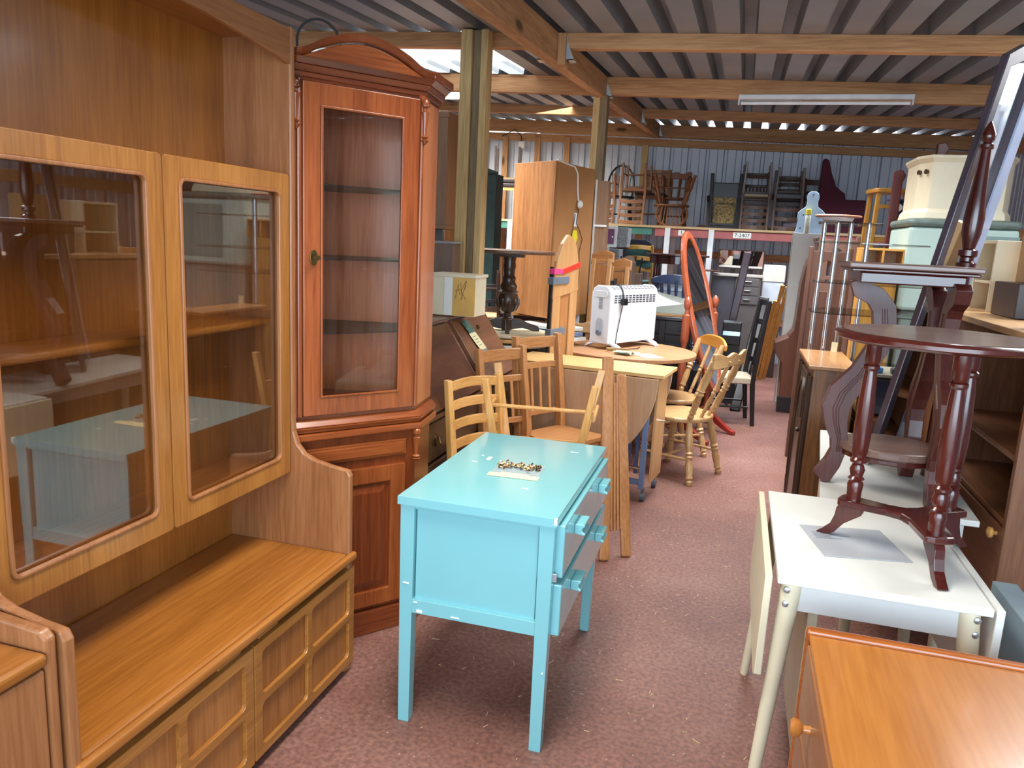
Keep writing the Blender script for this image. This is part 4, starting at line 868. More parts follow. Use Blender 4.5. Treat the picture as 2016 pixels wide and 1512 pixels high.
b = B(); b.prism([(-1.15, 7.5, .9), (-.98, 7.5, .9), (-.98, 7.5, 1.42), (-1.03, 7.5, 1.49), (-1.15, 7.5, 1.44)], (0, .25, 0)); b.done('body', wood('brown_chest', (122, 98, 82), (106, 82, 68), .5, 'z', 1), t, .003)
b = B(); b.prism([(-1.165, 7.47, .9), (-1.15, 7.47, .9), (-1.15, 7.47, 1.44), (-1.165, 7.47, 1.43)], (0, .29, 0)); b.done('side_panel', pinel('z'), t, .003)
b = B(); b.box(-1.15, 7.5, 0, -.98, 7.74, .9); b.done('base', darkw(), t)

# ------------------------------------------------------------------ long shelf at the back wall
t = thing('storage_shelf', 'long raised storage shelf along the back wall with green and red steel beams', 'shelf', (-.8, 10.8, 0), world=True)
b = B(); b.box(-3.9, 10.36, 1.83, 1.9, 11.44, 1.858); b.done('shelf_board', wood('chipboard', (196, 168, 126), (172, 142, 100), .7, 'x'), t)
b = B(); b.box(-3.9, 10.38, 1.735, -1.14, 10.43, 1.83); b.done('green_beam', plain('green_steel', (62, 116, 104), .5, var=.12), t, .004)
b = B(); b.box(-1.10, 10.38, 1.725, 1.9, 10.43, 1.825); rb = b.done('red_beam', plain('red_steel', (168, 92, 88), .5, var=.15), t, .004)
for x in (-3.85, -3.08, -.935, -.38, 1.85):
    b = B(); b.box(x-.035, 10.34, 0, x+.035, 10.378, 1.83); b.done('upright', plain('white_steel', (212, 214, 216), .5), t, .004)
for x in (-3.85, 1.85, -.935):
    b = B(); b.box(x-.035, 11.36, 0, x+.035, 11.40, 1.83); b.done('upright', plain('white_steel', (212, 214, 216), .5), t, .004)
for x0, x1, tx in ((-.11, .11, '7-2407'), (-.80, -.72, '1')):
    b = B(); b.box(x0, 10.376, 1.743, x1, 10.38, 1.812); b.done('beam_label', paper(), rb)
    text(rb, tx, .066, plain('ink', (30, 28, 28), .6), ((x0+x1)/2+.8, 10.374-10.8, 1.777), (R(90), 0, 0))

sg2 = 'old chairs along the raised shelf at the back'
ZS = 1.858
bw = lambda c1, c2, nm: (lambda ax='z': wood(nm, c1, c2, .4, ax, 1, .1))
chair('black hoop back windsor chair behind the left end of the raised shelf row', (-1.72, 11.12, ZS), 4, sg2, mat=lambda ax='z': blackw(), back='hoop', n=7, bh=.84, sh=.40, w=.40, turn=True, round_seat=True)
chair('small brown ladder back chair upside down on the raised shelf, half behind the wardrobe', (-1.86, 10.72, ZS+.66), None, sg2, rot=(pi, 0, R(3)), mat=bw((150, 100, 62), (112, 70, 40), 'chair_mid'), n=4, bh=.66, sh=.30, w=.34)
chair('tall brown ladder back chair upside down beside the black hoop chair on the raised shelf', (-1.44, 10.72, ZS+.80), None, sg2, rot=(pi, 0, R(-3)), mat=bw((150, 100, 62), (112, 70, 40), 'chair_mid'), n=4, bh=.80, sh=.36, w=.36)
chair('brown chair with dark seat behind the upturned tall ladder back chair', (-1.26, 11.14, ZS), None, sg2, rot=(0, 0, R(-6)), mat=bw((150, 100, 62), (112, 70, 40), 'chair_mid'), seatm=plain('dark_vinyl', (40, 32, 36), .35), n=4, bh=.80, w=.40, padded=True)
chair('brown bow back captain chair upside down in the middle of the raised shelf', (-.95, 10.72, ZS+.66), None, sg2, rot=(pi, 0, R(10)), mat=bw((146, 92, 52), (104, 60, 32), 'captain_brown'), back='hoop', n=8, bh=.66, sh=.40, w=.44, d=.42, turn=True, round_seat=True, splay=.06)
chair('brown spindle back chair with shaped crest behind the upturned captain chair', (-.96, 11.14, ZS), 2, sg2, mat=bw((150, 86, 46), (108, 58, 28), 'captain_red'), back='spindle', n=4, bh=.78, sh=.40, w=.38, crest='scroll', turn=True, round_seat=True, legr=.024)
t = thing('reclining_chair', 'black wooden chair tipped up to show its floral tapestry seat on the raised shelf', 'chair', (-.26, 10.75, ZS), 2, sg2)
for s in (-1, 1):
    b = B(); b.bar((s*.17, .05, 0), (s*.19, .1, .72), .05, .05); b.done('post', blackw(), t, .006)
    b = B(); b.bar((s*.2, -.05, 0), (s*.21, .0, .34), .035, .04); b.tube([(s*.21, 0, .34), (s*.22, .06, .42)], .02, 8); b.done('arm', darkw(), t, .004)
b = B(); b.box(-.165, .06, .38, .165, .1, .60); b.done('back_panel', blackw(), t, .01)
flo = plain('floral_fabric', (176, 152, 104), .85, var=.75, scale=38)
b = B(); b.prism([(x, .03, z) for x, z in rrect(-.14, .06, .14, .325, .04, 5)], (0, .05, 0)); b.done('seat_pad', flo, t, .015)
b = B(); b.prism([(x, .03, z) for x, z in rrect(-.145, .335, .145, .41, .02, 4)], (0, .05, 0)); b.done('back_pad', flo, t, .012)
for z in (.01, .05): 
    b = B(); b.box(-.17, .03, z, .17, .06, z+.025); b.done('rail', blackw(), t, .004)
dk = bw((96, 66, 48), (66, 44, 32), 'chair_dark')
chair('dark upturned chair with pale seat just right of the floral seated chair', (.115, 10.72, ZS+.84), None, sg2, rot=(pi, 0, R(2)), mat=dk, seatm=plain('pale_fabric', (186, 172, 150), .8, var=.2, scale=60), n=4, bh=.84, sh=.42, w=.36, padded=True)
chair('dark slat back chair upright behind the upturned pale seated one', (.12, 11.15, ZS), 3, sg2, mat=dk, back='slat', n=6, bh=.80, sh=.42, w=.36)
chair('dark upturned chair with thick black seat, left of the grey padded box', (.515, 10.72, ZS+.78), None, sg2, rot=(pi, 0, R(1)), mat=dk, seatm=plain('dark_vinyl', (40, 32, 36), .35), n=3, bh=.78, sh=.38, w=.36, padded=True, seatt=.07)
chair('dark upright chair behind the upturned thick black seated one', (.54, 11.16, ZS), 0, sg2, mat=dk, seatm=plain('dark_vinyl', (40, 32, 36), .35), back='ladder', n=3, bh=.76, sh=.42, w=.34, padded=True)
chair('dark spindle chair at the right end of the raised shelf by the maroon panel', (.90, 11.0, ZS), 0, sg2, mat=dk, back='slat', n=5, bh=.72, sh=.34, w=.34)
o = B(); o.box(-.62, 11.2, ZS, .4, 11.25, ZS+.05); tag(o.done('plank', raw('x'), None, .003), 'short timber plank lying at the back of the raised shelf', 'plank')
t = thing('wing_panel', 'maroon upholstered wing panel standing on the raised shelf', 'chair part', (1.05, 10.6, 0), world=True)
P = [(.86, 1.86), (1.42, 1.86), (1.42, 2.27), (1.18, 2.27), (1.17, 2.34), (1.06, 2.42), (.99, 2.58), (.94, 2.74), (.90, 2.76), (.875, 2.75), (.87, 2.4)]
b = B(); b.prism([(x, 10.5, z) for x, z in P], (0, .16, 0)); b.done('upholstery', plain('maroon_fabric', (80, 25, 45), .85, var=.08, scale=40), t, .015)
b = B(); b.box(.88, 10.50, 1.858, 1.42, 10.64, 1.872); b.done('bottom_rail', darkw(), t)
o = B(); o.box(.48, 10.5, ZS, .70, 10.8, ZS+.16); tag(o.done('box', plain('grey_vinyl', (96, 88, 96), .5), None, .02), 'grey padded box at the right end of the red beam', 'box')
# items under and in front of the raised shelf
ug = 'floral sided drawer units under the green beam'
for k, (x, y, z, w, l) in enumerate(((-1.50, 8.85, 1.56, .26, 'upper mauve fronted drawer unit with grey floral side under the green beam'), (-1.52, 8.55, 1.32, .24, 'lower mauve fronted drawer unit with grey floral side under the green beam'))):
    t = thing('drawer_unit', l, 'drawers', (x, y, z), 0, ug)
    b = B(); b.box(0, 0, 0, w, .3, .22); b.done('body', plain('floral_grey', (146, 148, 150), .6, var=.5, scale=45), t, .003)
    b = B(); b.box(-.02, -.012, -.005, w*.55, .0, .235); b.done('white_frame', plain('bright_white', (236, 238, 236), .5), t, .003)
    b = B(); b.box(-.0, -.022, .03, w*.42, -.012, .2); d = b.done('drawer', plain('mauve_front', (124, 72, 112), .5), t, .003)
    b = B(); b.lathe([(0, .004), (.5, .009), (1, .002)], (w*.36, -.022, .11), (w*.36, -.04, .11), 8); b.done('knob', white(), d, smooth=True)
t = thing('crate', 'dark crate holding up the floral sided drawer units', 'crate', (-1.4, 8.8, 0), world=True)
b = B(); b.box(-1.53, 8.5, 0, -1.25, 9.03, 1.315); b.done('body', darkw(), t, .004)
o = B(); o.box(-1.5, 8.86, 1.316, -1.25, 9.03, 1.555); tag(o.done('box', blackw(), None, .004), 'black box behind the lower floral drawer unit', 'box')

chair('chair with green padded back and pale wooden frame under the green beam', (-1.14, 9.35, .74), 182, None, mat=piney, seatm=plain('green_fabric', (62, 102, 98), .8), back='ladder', n=3, bh=.86, sh=.44, w=.34, padded=True)
o = B(); o.prism([(x, 9.12, z) for x, z in rrect(-1.30, 1.33, -.98, 1.58, .04, 5)], (0, .03, 0)); o.mi = 1; o.prism([(x, 9.115, z) for x, z in ((-1.30, 1.57), (-.98, 1.57), (-1.0, 1.63), (-1.06, 1.66), (-1.22, 1.66), (-1.28, 1.63))], (0, .045, 0))
tag(o.done('cushion', [plain('green_fabric', (62, 102, 98), .8), plain('navy_fabric', (28, 30, 44), .8)], None, .01), 'green cushion with navy top propped on the pale framed chair', 'cushion')
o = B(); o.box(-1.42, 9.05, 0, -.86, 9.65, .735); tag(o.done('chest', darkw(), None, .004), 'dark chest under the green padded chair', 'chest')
t = thing('tool_bin', 'open box of sticks and tools behind the white heater', 'box', (-1.08, 8.2, 0), world=True)
b = B(); b.box(-1.2, 8.15, 1.0, -.98, 8.4, 1.3); b.done('box', wood('brown_chest', (122, 98, 82), (106, 82, 68), .5, 'z', 1), t, .003)
for k in range(7):
    b = B(); x = -1.17+.026*k; b.tube([(x, 8.28, 1.28), (x+random.uniform(-.06, .09), 8.28+random.uniform(-.05, .05), 1.42+random.random()*.07)], .009, 6); b.done('stick', [blackw(), bluem(), doak('z')][k % 3], t)
b = B(); b.box(-1.2, 8.15, 0, -.98, 8.4, 1.0); b.done('pedestal', darkw(), t)

# dark turned leg table and blue captain chair
t = thing('occasional_table', 'dark round topped table with turned legs behind the orange oval mirror', 'table', (-.66, 8.75, .72), 0)
b = B(); b.prism([(x, y, .775) for x, y in ell(0, 0, .345, .30, 40)], (0, 0, .022)); b.done('tabletop', wood('dark_table_top', (98, 64, 56), (66, 40, 34), .3, 'x', 1, .2), t, .006)
b = B(); b.prism([(x, y, .69) for x, y in ell(0, 0, .30, .26, 40)], (0, 0, .085)); b.done('apron', mahog('x'), t, .004)
for a in (35, 145, 215, 325):
    b = B(); turned(b, (.26*cos(R(a)), .22*sin(R(a)), 0), (.26*cos(R(a)), .22*sin(R(a)), .69), .028, 12); b.done('leg', mahog('z'), t, smooth=True)
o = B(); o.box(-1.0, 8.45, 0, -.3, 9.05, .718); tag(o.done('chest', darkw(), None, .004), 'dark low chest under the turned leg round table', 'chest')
o = B(); o.box(-.80, 8.47, .719, -.48, 8.7, 1.13); o.prism([(-.82, 8.46, 1.13), (-.46, 8.46, 1.13), (-.5, 8.70, 1.2), (-.78, 8.70, 1.2)], (0, .02, 0)); tag(o.done('storage_box', plain('pale_blue_grey', (176, 186, 200), .5), None, .01), 'pale blue grey box under the turned leg round table', 'box')
chair('glossy blue captain chair with curved top rail behind the white heater', (-.56, 7.98, .40), 178, None, mat=lambda ax='z': plain('blue_black_gloss', (58, 72, 104), .18, coat=.5), back='spindle', n=7, bh=.94, sh=.52, w=.46, d=.4, turn=True, round_seat=True, legr=.022, arms=True)
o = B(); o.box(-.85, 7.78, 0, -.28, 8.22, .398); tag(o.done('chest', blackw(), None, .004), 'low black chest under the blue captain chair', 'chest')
t = thing('carved_chest', 'black carved wooden chest behind the pine spindle chairs', 'chest', (-.5, 7.35, 0), world=True)
cb = plain('carved_black', (30, 32, 44), .22, coat=.3, var=.2)
b = B(); b.box(-.92, 7.15, 0, -.36, 7.58, .93); b.done('body', blackw(), t, .005)
b = B(); b.box(-.95, 7.12, .93, -.33, 7.6, .965); b.done('lid', cb, t, .008)
for z in (.80, .68, .44): 
    b = B(); b.box(-.93, 7.135, z, -.35, 7.15, z+.04); b.done('moulding', cb, t, .008)
for k in range(5):
    b = B(); x = -.80+k*.093; b.tube([(x+.036*cos(a), 7.148, .52+.05*sin(a)) for a in [R(q*20) for q in range(18)]], .007, 6, closed=True); b.done('carved_loop', cb, t, smooth=True)
for x in (-.88, -.62, -.40):
    b = B(); b.box(x-.03, 7.13, .03, x+.03, 7.15, .93); b.done('stile', blackw(), t, .004)
t = thing('leaning_mirror', 'large grey mirror panel leaning over the black carved chest', 'mirror', (-.55, 7.62, .966), world=True)
b = B(); b.hexa([(-.95, 7.2, .97), (-.33, 7.2, .97), (-.33, 7.64, .97), (-.95, 7.64, .97), (-.95, 7.21, 1.0), (-.33, 7.21, .99), (-.33, 7.64, 1.08), (-.95, 7.64, 1.2)]); b.done('glass', plain('grey_glass', (138, 142, 132), .12, 0, var=.1), t)
b = B(); b.box(-.96, 7.185, .967, -.32, 7.2, .985); b.done('edge_strip', pinel('x'), t)

# orange cheval mirror
t = thing('cheval_mirror', 'orange stained oval mirror tilted on a stand with ball finials', 'mirror', (-.27, 6.72, 0), 66)
TL = R(-17)
def mp(u, v, n=0):   # u along the axle, v up the glass, n off the glass
    return (u, n*cos(TL)-v*sin(TL)*-1 if 0 else n*cos(TL)-v*sin(TL), 1.06+v*cos(TL)+n*sin(TL))
NN = Vector((0, cos(TL), sin(TL)))
oval = lambda a, b_, nn=44: [(a*cos(2*pi*k/nn), b_*sin(2*pi*k/nn)) for k in range(nn)]
b = B(); b.holed(oval(.215, .70), [oval(.158, .635)], lambda u, v: mp(u, v, -.02), tuple(NN*.04)); b.done('oval_frame', redm('z'), t, .009)
b = B(); b.prism([mp(u, v, -.006) for u, v in oval(.162, .64)], tuple(NN*-.005)); b.done('mirror_glass', mirror('mirror_glass'), t)
b = B(); b.prism([mp(u, v, .006) for u, v in oval(.162, .64)], tuple(NN*.006)); b.done('backing', redm('z'), t)
for s in (-1, 1):
    x = s*.255
    b = B(); b.lathe([(0, .028), (.12, .03), (.15, .018), (.2, .026), (.5, .032), (.62, .018), (.66, .03), (.67, .034), (.86, .034), (.87, .02), (.9, .014), (.92, .026), (.96, .032), (.99, .018), (1, .004)], (x, 0, .10), (x, 0, 1.2), 16); b.done('post', redm('z'), t, smooth=True)
    b = B(); b.tube([(s*.215, 0, 1.06), (x, 0, 1.06)], .012, 8); b.done('pivot', brass(), t, smooth=True)
    for q in (-1, 1):
        b = B(); b.rings([[(x-.022, q*yy-.0, z-h/2), (x+.022, q*yy, z-h/2), (x+.022, q*yy, z+h/2), (x-.022, q*yy, z+h/2)] for yy, z, h in ((.0, .16, .08), (.08, .13, .07), (.17, .07, .055), (.26, .022, .04), (.30, .016, .03))]); b.done('foot', wood('red_foot', (150, 44, 32), (110, 28, 20), .3, 'x', 1, .2), t, .006)
b = B(); b.tube([(-.25, 0, .2), (.25, 0, .2)], .016, 8); b.done('stretcher', redm('x'), t, smooth=True)

# dressing tables, boxes and bed parts far down the aisle
t = thing('dressing_table', 'grey brown dressing table with three drawers and a low wide mirror at the back', 'dressing table', (.1, 10.1, 0), world=True)
gb = plain('grey_brown', (92, 84, 82), .4, var=.1)
b = B(); b.box(-.30, 9.95, 1.27, .30, 10.3, 1.30); b.done('top', plain('pale_edge', (176, 166, 156), .4), t, .004)
b = B(); b.box(-.02, 9.97, .3, .28, 10.28, 1.27); b.done('drawer_pedestal', gb, t, .003)
b = B(); b.box(-.30, 9.99, .3, -.02, 10.28, 1.27); b.done('knee_panel', plain('grey_dark', (74, 70, 76), .4), t, .003)
b = B(); b.box(-.3, 9.99, 0, .28, 10.26, .3); b.done('base', blackw(), t)
for z in (.94, 1.05, 1.16):
    b = B(); b.box(.0, 9.955, z, .26, 9.97, z+.10); d = b.done('drawer', gb, t, .004)
    b = B(); b.box(.09, 9.935, z+.055, .17, 9.955, z+.067); b.done('handle', chrome(), d, .003)
b = B(); b.hexa([(-.26, 10.24, 1.36), (.30, 10.24, 1.36), (.30, 10.26, 1.36), (-.26, 10.26, 1.36), (-.26, 10.20, 1.60), (.30, 10.20, 1.60), (.30, 10.22, 1.60), (-.26, 10.22, 1.60)]); fr = b.done('mirror_frame', darkw(), t, .003)
b = B(); b.hexa([(-.245, 10.2335, 1.375), (.285, 10.2335, 1.375), (.285, 10.24, 1.375), (-.245, 10.24, 1.375), (-.245, 10.1985, 1.585), (.285, 10.1985, 1.585), (.285, 10.205, 1.585), (-.245, 10.205, 1.585)]); b.done('mirror_glass', mirror('mirror_glass'), fr)
for x in (-.2, .24):
    b = B(); b.box(x-.01, 10.245, 1.30, x+.01, 10.26, 1.37); b.done('mirror_bracket', darkw(), t)
t = thing('dark_oval_table', 'dark oval side table behind the oval mirror, left of the dressing table', 'table', (-.42, 9.9, 0), world=True)
b = B(); b.prism([(x, y, 1.32) for x, y in ell(-.42, 9.9, .2, .17, 32)], (0, 0, .02)); b.done('tabletop', wood('dark_table_top', (98, 64, 56), (66, 40, 34), .3, 'x', 1, .2), t, .004)
b = B(); b.lathe([(0, .1), (.05, .03), (1, .03)], (-.42, 9.9, 0), (-.42, 9.9, 1.32), 12); b.done('pedestal', darkw(), t, smooth=True)
t = thing('storage_box', 'white lidded storage box beside the grey brown drawers', 'box', (.4, 9.95, 0), world=True)
b = B(); b.box(.31, 10.27, .95, .56, 10.52, 1.22); b.done('box_body', plain('box_white', (206, 212, 220), .5), t, .006)
b = B(); b.box(.30, 10.26, 1.22, .57, 10.53, 1.43); b.done('box_lid', plain('box_cream', (222, 218, 204), .5), t, .008)
o = B(); o.box(.36, 10.28, 0, .56, 10.52, .948); tag(o.done('cabinet', darkw(), None, .004), 'dark cabinet under the white lidded storage box', 'cabinet')
o = B(); o.bar((-.10, 9.35, 0), (.085, 9.45, 1.58), .09, .04); tag(o.done('bed_post', wood('dark_post', (62, 40, 46), (42, 26, 30), .35, 'z', 1, .1), None, .012), 'dark bed rail leaning in front of the dressing table', 'bed rail')
t = thing('headboard', 'dark headboard leaning at the end of the aisle behind the pine slats', 'headboard', (.22, 10.62, 0), -20)
b = B(); b.bar((-.05, 0, 0), (-.01, .1, 1.1), .06, .05); b.done('post', darkw(), t, .01)
b = B(); b.prism([(-.02, .0, .1), (.2, .0, .1), (.22, .08, .95), (.0, .08, 1.0)], (0, .03, 0)); b.done('panel', darkw(), t, .004)
o = B(); o.bar((.10, 7.9, 0), (.29, 8.5, 1.12), .10, .05); tag(o.done('bed_rail', blackw(), None, .012), 'black bed rail leaning behind the black dining chair', 'bed rail')
t = thing('metal_box', 'small black and silver appliance on the dark stool behind the oval mirror', 'appliance', (.05, 8.35, 0), world=True)
b = B(); b.box(-.10, 8.25, .62, .09, 8.45, .86); b.done('body', blackw(), t, .01)
b = B(); b.prism([(-.09, 8.245, .72), (.08, 8.245, .72), (.08, 8.26, .85), (-.09, 8.26, .85)], (0, .01, 0)); b.done('silver_front', plain('silver_front', (170, 184, 200), .25, .6), t)
b = B(); b.box(-.1, 8.26, 0, .09, 8.45, .62); b.done('stand', blackw(), t)
lg = 'pine slats leaning at the right of the aisle'
for k, (dx, dz, l) in enumerate(((0, 0, 'pine slat leaning nearest the white panel'), (-.055, .02, 'middle pine slat of the leaning bundle'), (-.12, -.16, 'shortest pine slat of the leaning bundle'))):
    o = B(); o.bar((.44+dx*.9, 10.15-.06*k, 0), (.565+dx, 9.55-.06*k, 1.2+dz), .042, .022, (1, 0, 0)); tag(o.done('pine_slat', piney('z'), None, .003), l, 'slat', lg)

t = thing('panel', 'tall white cupboard side panel standing right of the aisle', 'panel', (.66, 8.62, 0), world=True)
b = B(); b.box(.515, 8.6, 0, .80, 8.64, 1.8); b.done('board', white(), t, .004)
b = B(); b.box(.505, 8.61, 0, .515, 8.66, 1.8); b.done('edge', plain('pale_edge', (176, 166, 156), .4), t)
t = thing('sleigh_bed_end', 'brown curved sleigh bed end in front of the tall white panel', 'bed end', (.65, 8.25, 0), world=True)
P = [(.69, 1.745), (.712, 1.765), (.75, 1.76), (.80, 1.70), (.80, 1.5), (.74, 1.25), (.73, .95), (.70, .72), (.66, .5), (.66, 0), (.52, 0), (.51, .5), (.46, .56), (.43, .62), (.425, .70), (.47, .725), (.545, .765), (.59, .84), (.60, .95), (.607, 1.30), (.63, 1.46), (.65, 1.54), (.70, 1.58), (.722, 1.62), (.715, 1.68)]
b = B(); b.prism([(x, 8.1, z) for x, z in P], (0, .35, 0)); b.done('curved_panel', wood('sleigh_brown', (118, 70, 48), (92, 52, 34), .35, 'z', 1, .15), t, .008)
b = B(); b.box(.505, 8.085, 0, .67, 8.1, .16); b.done('foot_block', blackw(), t, .004)
t = thing('chair_splat', 'pale blue shaped panel with four screw holes on top of the white panel', 'panel', (.67, 8.7, 0), world=True)
half = [(0, 2.225), (.03, 2.222), (.055, 2.2), (.06, 2.16), (.052, 2.11), (.06, 2.07), (.10, 2.04), (.13, 2.01), (.135, 1.97), (.125, 1.93), (.13, 1.86), (.145, 1.80), (0, 1.80)]
out = [(.665+x, z) for x, z in half]+[(.665-x, z) for x, z in half[::-1][1:-1]]
b = B(); b.prism([(x, 8.66, z) for x, z in out], (0, .02, 0)); b.done('shaped_panel', plain('pale_blue', (176, 200, 226), .4), t, .004)
for x, z in ((.665, 2.19), (.59, 1.985), (.74, 1.975), (.57, 1.85)):
    b = B(); b.lathe([(0, .008), (1, .008)], (x, 8.661, z), (x, 8.655, z), 10); b.done('screw_hole', black(), t)
t = thing('spray_can', 'yellow capped white aerosol can on top of the tall white panel', 'spray can', (.635, 8.62, 1.8), 0)
b = B(); b.lathe([(0, .026), (.03, .029), (.9, .029), (.97, .024), (1, .018)], (0, 0, 0), (0, 0, .19), 18); b.done('can', plain('can_print', (222, 222, 206), .35, var=.25, scale=60), t, smooth=True)
b = B(); b.lathe([(0, .027), (.9, .027), (1, .022)], (0, 0, .19), (0, 0, .245), 18); b.done('cap', plain('yellow_cap', (244, 222, 60), .4), t, smooth=True)

# chrome and glass tower with marble plate
t = thing('glass_shelf_unit', 'chrome and smoked glass shelf tower right of the aisle', 'shelf unit', (.7, 5.3, 0), world=True)
for x, y in ((.485, 5.2), (.55, 5.08), (.68, 5.55), (.765, 5.38)):
    b = B(); b.lathe([(0, .014), (1, .014)], (x, y, .0), (x, y, 1.79), 14); b.done('chrome_pole', chrome(), t, smooth=True)
sg3 = glass('smoked_glass', (.62, .64, .62), 1.4)
for z in (1.785, 1.668, 1.425, 1.24, .9):
    q = [(.46, 5.10), (.56, 5.02), (1.04, 5.04), (1.08, 5.14), (1.08, 5.5), (.95, 5.6), (.6, 5.6), (.46, 5.35)] if z < 1.7 else [(.44, 5.10), (.54, 5.03), (.80, 5.1), (.82, 5.3), (.72, 5.6), (.62, 5.6), (.46, 5.35)]
    b = B(); b.prism([(x, y, z) for x, y in q], (0, 0, .008)); b.done('glass_shelf', sg3, t, .001)
b = B(); b.box(.46, 5.03, 0, 1.06, 5.6, .05); b.done('base', blackw(), t, .004)
t = thing('cake_stand', 'round marble and copper plate on top of the chrome glass tower', 'plate', (.565, 5.28, 1.794), 0)
b = B(); b.lathe([(0, .04), (.3, .085), (.95, .095), (1, .09)], (0, 0, 0), (0, 0, .035), 28); b.done('bowl', plain('pink_marble', (206, 188, 182), .3, var=.15, scale=30), t, smooth=True)
b = B(); b.lathe([(0, .135), (.5, .14), (1, .13)], (0, 0, .035), (0, 0, .047), 32); b.done('rim', plain('copper_brown', (168, 108, 84), .35, var=.3), t, smooth=True)

# oak carved cabinet by the aisle
t = thing('oak_cabinet', 'carved oak cabinet with a pale worn top at the right edge of the aisle', 'cabinet', (.53, 4.64, 0), world=True)
b = B(); b.box(.43, 4.29, .05, .645, 4.99, 1.0); b.done('carcass', oak('z'), t, .004)
b = B(); b.box(.408, 4.27, 1.0, .655, 5.01, 1.02); b.done('top', wood('oak_top', (176, 130, 84), (140, 94, 54), .35, 'y', 1.4, .2), t, .005)
for y in (4.30, 4.42, 4.86, 4.97):
    b = B(); b.tube([(.426, y, .1), (.422, y, .5), (.426, y, .96)], .014, 8); b.done('carved_stile', doak('z'), t, smooth=True)
b = B(); b.box(.418, 4.45, .12, .43, 4.83, .95); d = b.done('door', doak('z'), t, .006)
b = B(); b.tube([(.415, 4.47+.17*(1-cos(a)), .70+.2*sin(a)) for a in [R(q*15) for q in range(13)]], .008, 7); b.done('carved_arch', doak('z'), d, smooth=True)
b = B(); b.lathe([(0, .006), (.5, .014), (1, .01)], (.418, 4.5, .62), (.395, 4.5, .62), 10); b.done('knob', doak('z'), d, smooth=True)
b = B(); b.box(.42, 4.28, 0, .65, 5.0, .055); b.done('plinth', doak('y'), t, .004)
sheet_of('price_ticket', 'small cream ticket standing at the back of the oak cabinet top', 'tag', .61, 5.035, 1.06, .035, .06, 0, plain('cream_card', (222, 212, 168), .6))
bpy.data.objects['price_ticket'].rotation_euler = (R(80), 0, R(-15)); bpy.data.objects['price_ticket'].location = (.60, 4.96, 1.05)

t = thing('drawer_unit', 'oak drawer unit behind the white tables with a black set on top', 'drawers', (.8, 4.5, 0), world=True)
b = B(); b.box(.68, 4.25, 0, .935, 4.8, .76); b.done('carcass', oak('z'), t, .004)
b = B(); b.box(.67, 4.235, .76, .94, 4.81, .785); b.done('top', oak('x'), t, .004)
for z in (.30, .53):
    b = B(); b.box(.668, 4.28, z, .68, 4.78, z+.2); b.done('drawer', doak('y'), t, .004)
t = thing('television', 'black old television set on the oak drawer unit', 'television', (.8, 4.5, .786), world=True)
b = B(); b.box(.69, 4.27, .787, .93, 4.5, .99); b.done('cabinet_body', blackw(), t, .012)
b = B(); b.prism([(x, 4.266, z) for x, z in rrect(.71, .81, .91, .97, .015, 4)], (0, .006, 0)); b.done('screen', plain('dark_screen', (38, 40, 56), .15), t)
b = B(); b.box(.67, 4.26, .992, .94, 4.6, 1.006); b.done('grey_cover', plain('olive_grey', (128, 124, 106), .5), t)
for x, nm_, l, c in ((.74, 'bottle_top', 'blue plastic bottle top among bits on the television', (70, 120, 180)), (.84, 'remote_control', 'black remote control on the television', (26, 26, 28))):
    o = B(); o.box(x-.03, 4.3, 1.007, x+.03, 4.36, 1.037); tag(o.done(nm_, plain('bits_%d' % c[0], c, .4), None, .008), l, nm_.replace('_', ' '))

# ------------------------------------------------------------------ right foreground: white drop leaf tables
wl = white()
t = thing('drop_leaf_table', 'nearest white drop leaf table, with the round wine table standing on it', 'table', (.445, 2.46, 0), world=True)
b = B(); b.box(.185, 2.075, .718, .705, 2.855, .74); b.done('tabletop', wl, t, .003)
b = B(); b.prism([(.152, 2.08, .735), (.152, 2.85, .735), (.152, 2.85, .44), (.152, 2.80, .41), (.152, 2.13, .41), (.152, 2.08, .44)], (.02, 0, 0)); b.done('drop_leaf', cream(), t, .003)
b = B(); b.prism([(.712, 2.08, .738), (.712, 2.85, .738), (.712, 2.85, .44), (.712, 2.80, .41), (.712, 2.13, .41), (.712, 2.08, .44)], (.02, 0, 0)); b.done('drop_leaf', wl, t, .003)
ap = plain('apron_white', (206, 206, 202), .5, var=.05)
b = B(); b.box(.225, 2.115, .63, .665, 2.135, .717); b.done('apron', ap, t, .002)
b = B(); b.box(.225, 2.80, .63, .665, 2.82, .717); b.done('apron', ap, t, .002)
for x, y, sx, sy in ((.228, 2.125, -1, -1), (.662, 2.125, 1, -1), (.228, 2.81, -1, 1), (.662, 2.81, 1, 1)):
    b = B(); b.lathe([(0, .015), (.6, .022), (.86, .027), (1, .027)], (x+sx*.055, y+sy*.05, 0), (x, y, .717), 18); lg_ = b.done('leg', cream(), t, smooth=True)
    if sy < 0:
        for z in (.695, .655):
            b = B(); b.lathe([(0, .009), (.8, .009), (1, .005)], (x+sx*.014, y-.022, z), (x+sx*.016, y-.034, z), 12); b.done('bolt', steel(), lg_, smooth=True)
b = B(); b.box(.30, 2.30, .08, .33, 2.7, .70); b.done('gate_frame', cream(), t, .004)
t = thing('drop_leaf_table', 'second white table behind the nearest one, carrying the tall S-legged table', 'table', (.6, 3.5, 0), world=True)
b = B(); b.prism([(.365, 2.875, .698), (.885, 2.875, .698), (.945, 4.10, .698), (.48, 4.10, .698)], (0, 0, .022)); b.done('tabletop', plain('shaded_white', (214, 212, 204), .4, var=.04), t, .003)  # shade on this white top is mixed into its colour
b = B(); b.box(.40, 2.9, .30, .82, 2.918, .690); b.done('drop_leaf', cream(), t, .003)
b = B(); b.box(.49, 2.95, .61, .86, 4.05, .697); b.done('apron_frame', ap, t, .002)
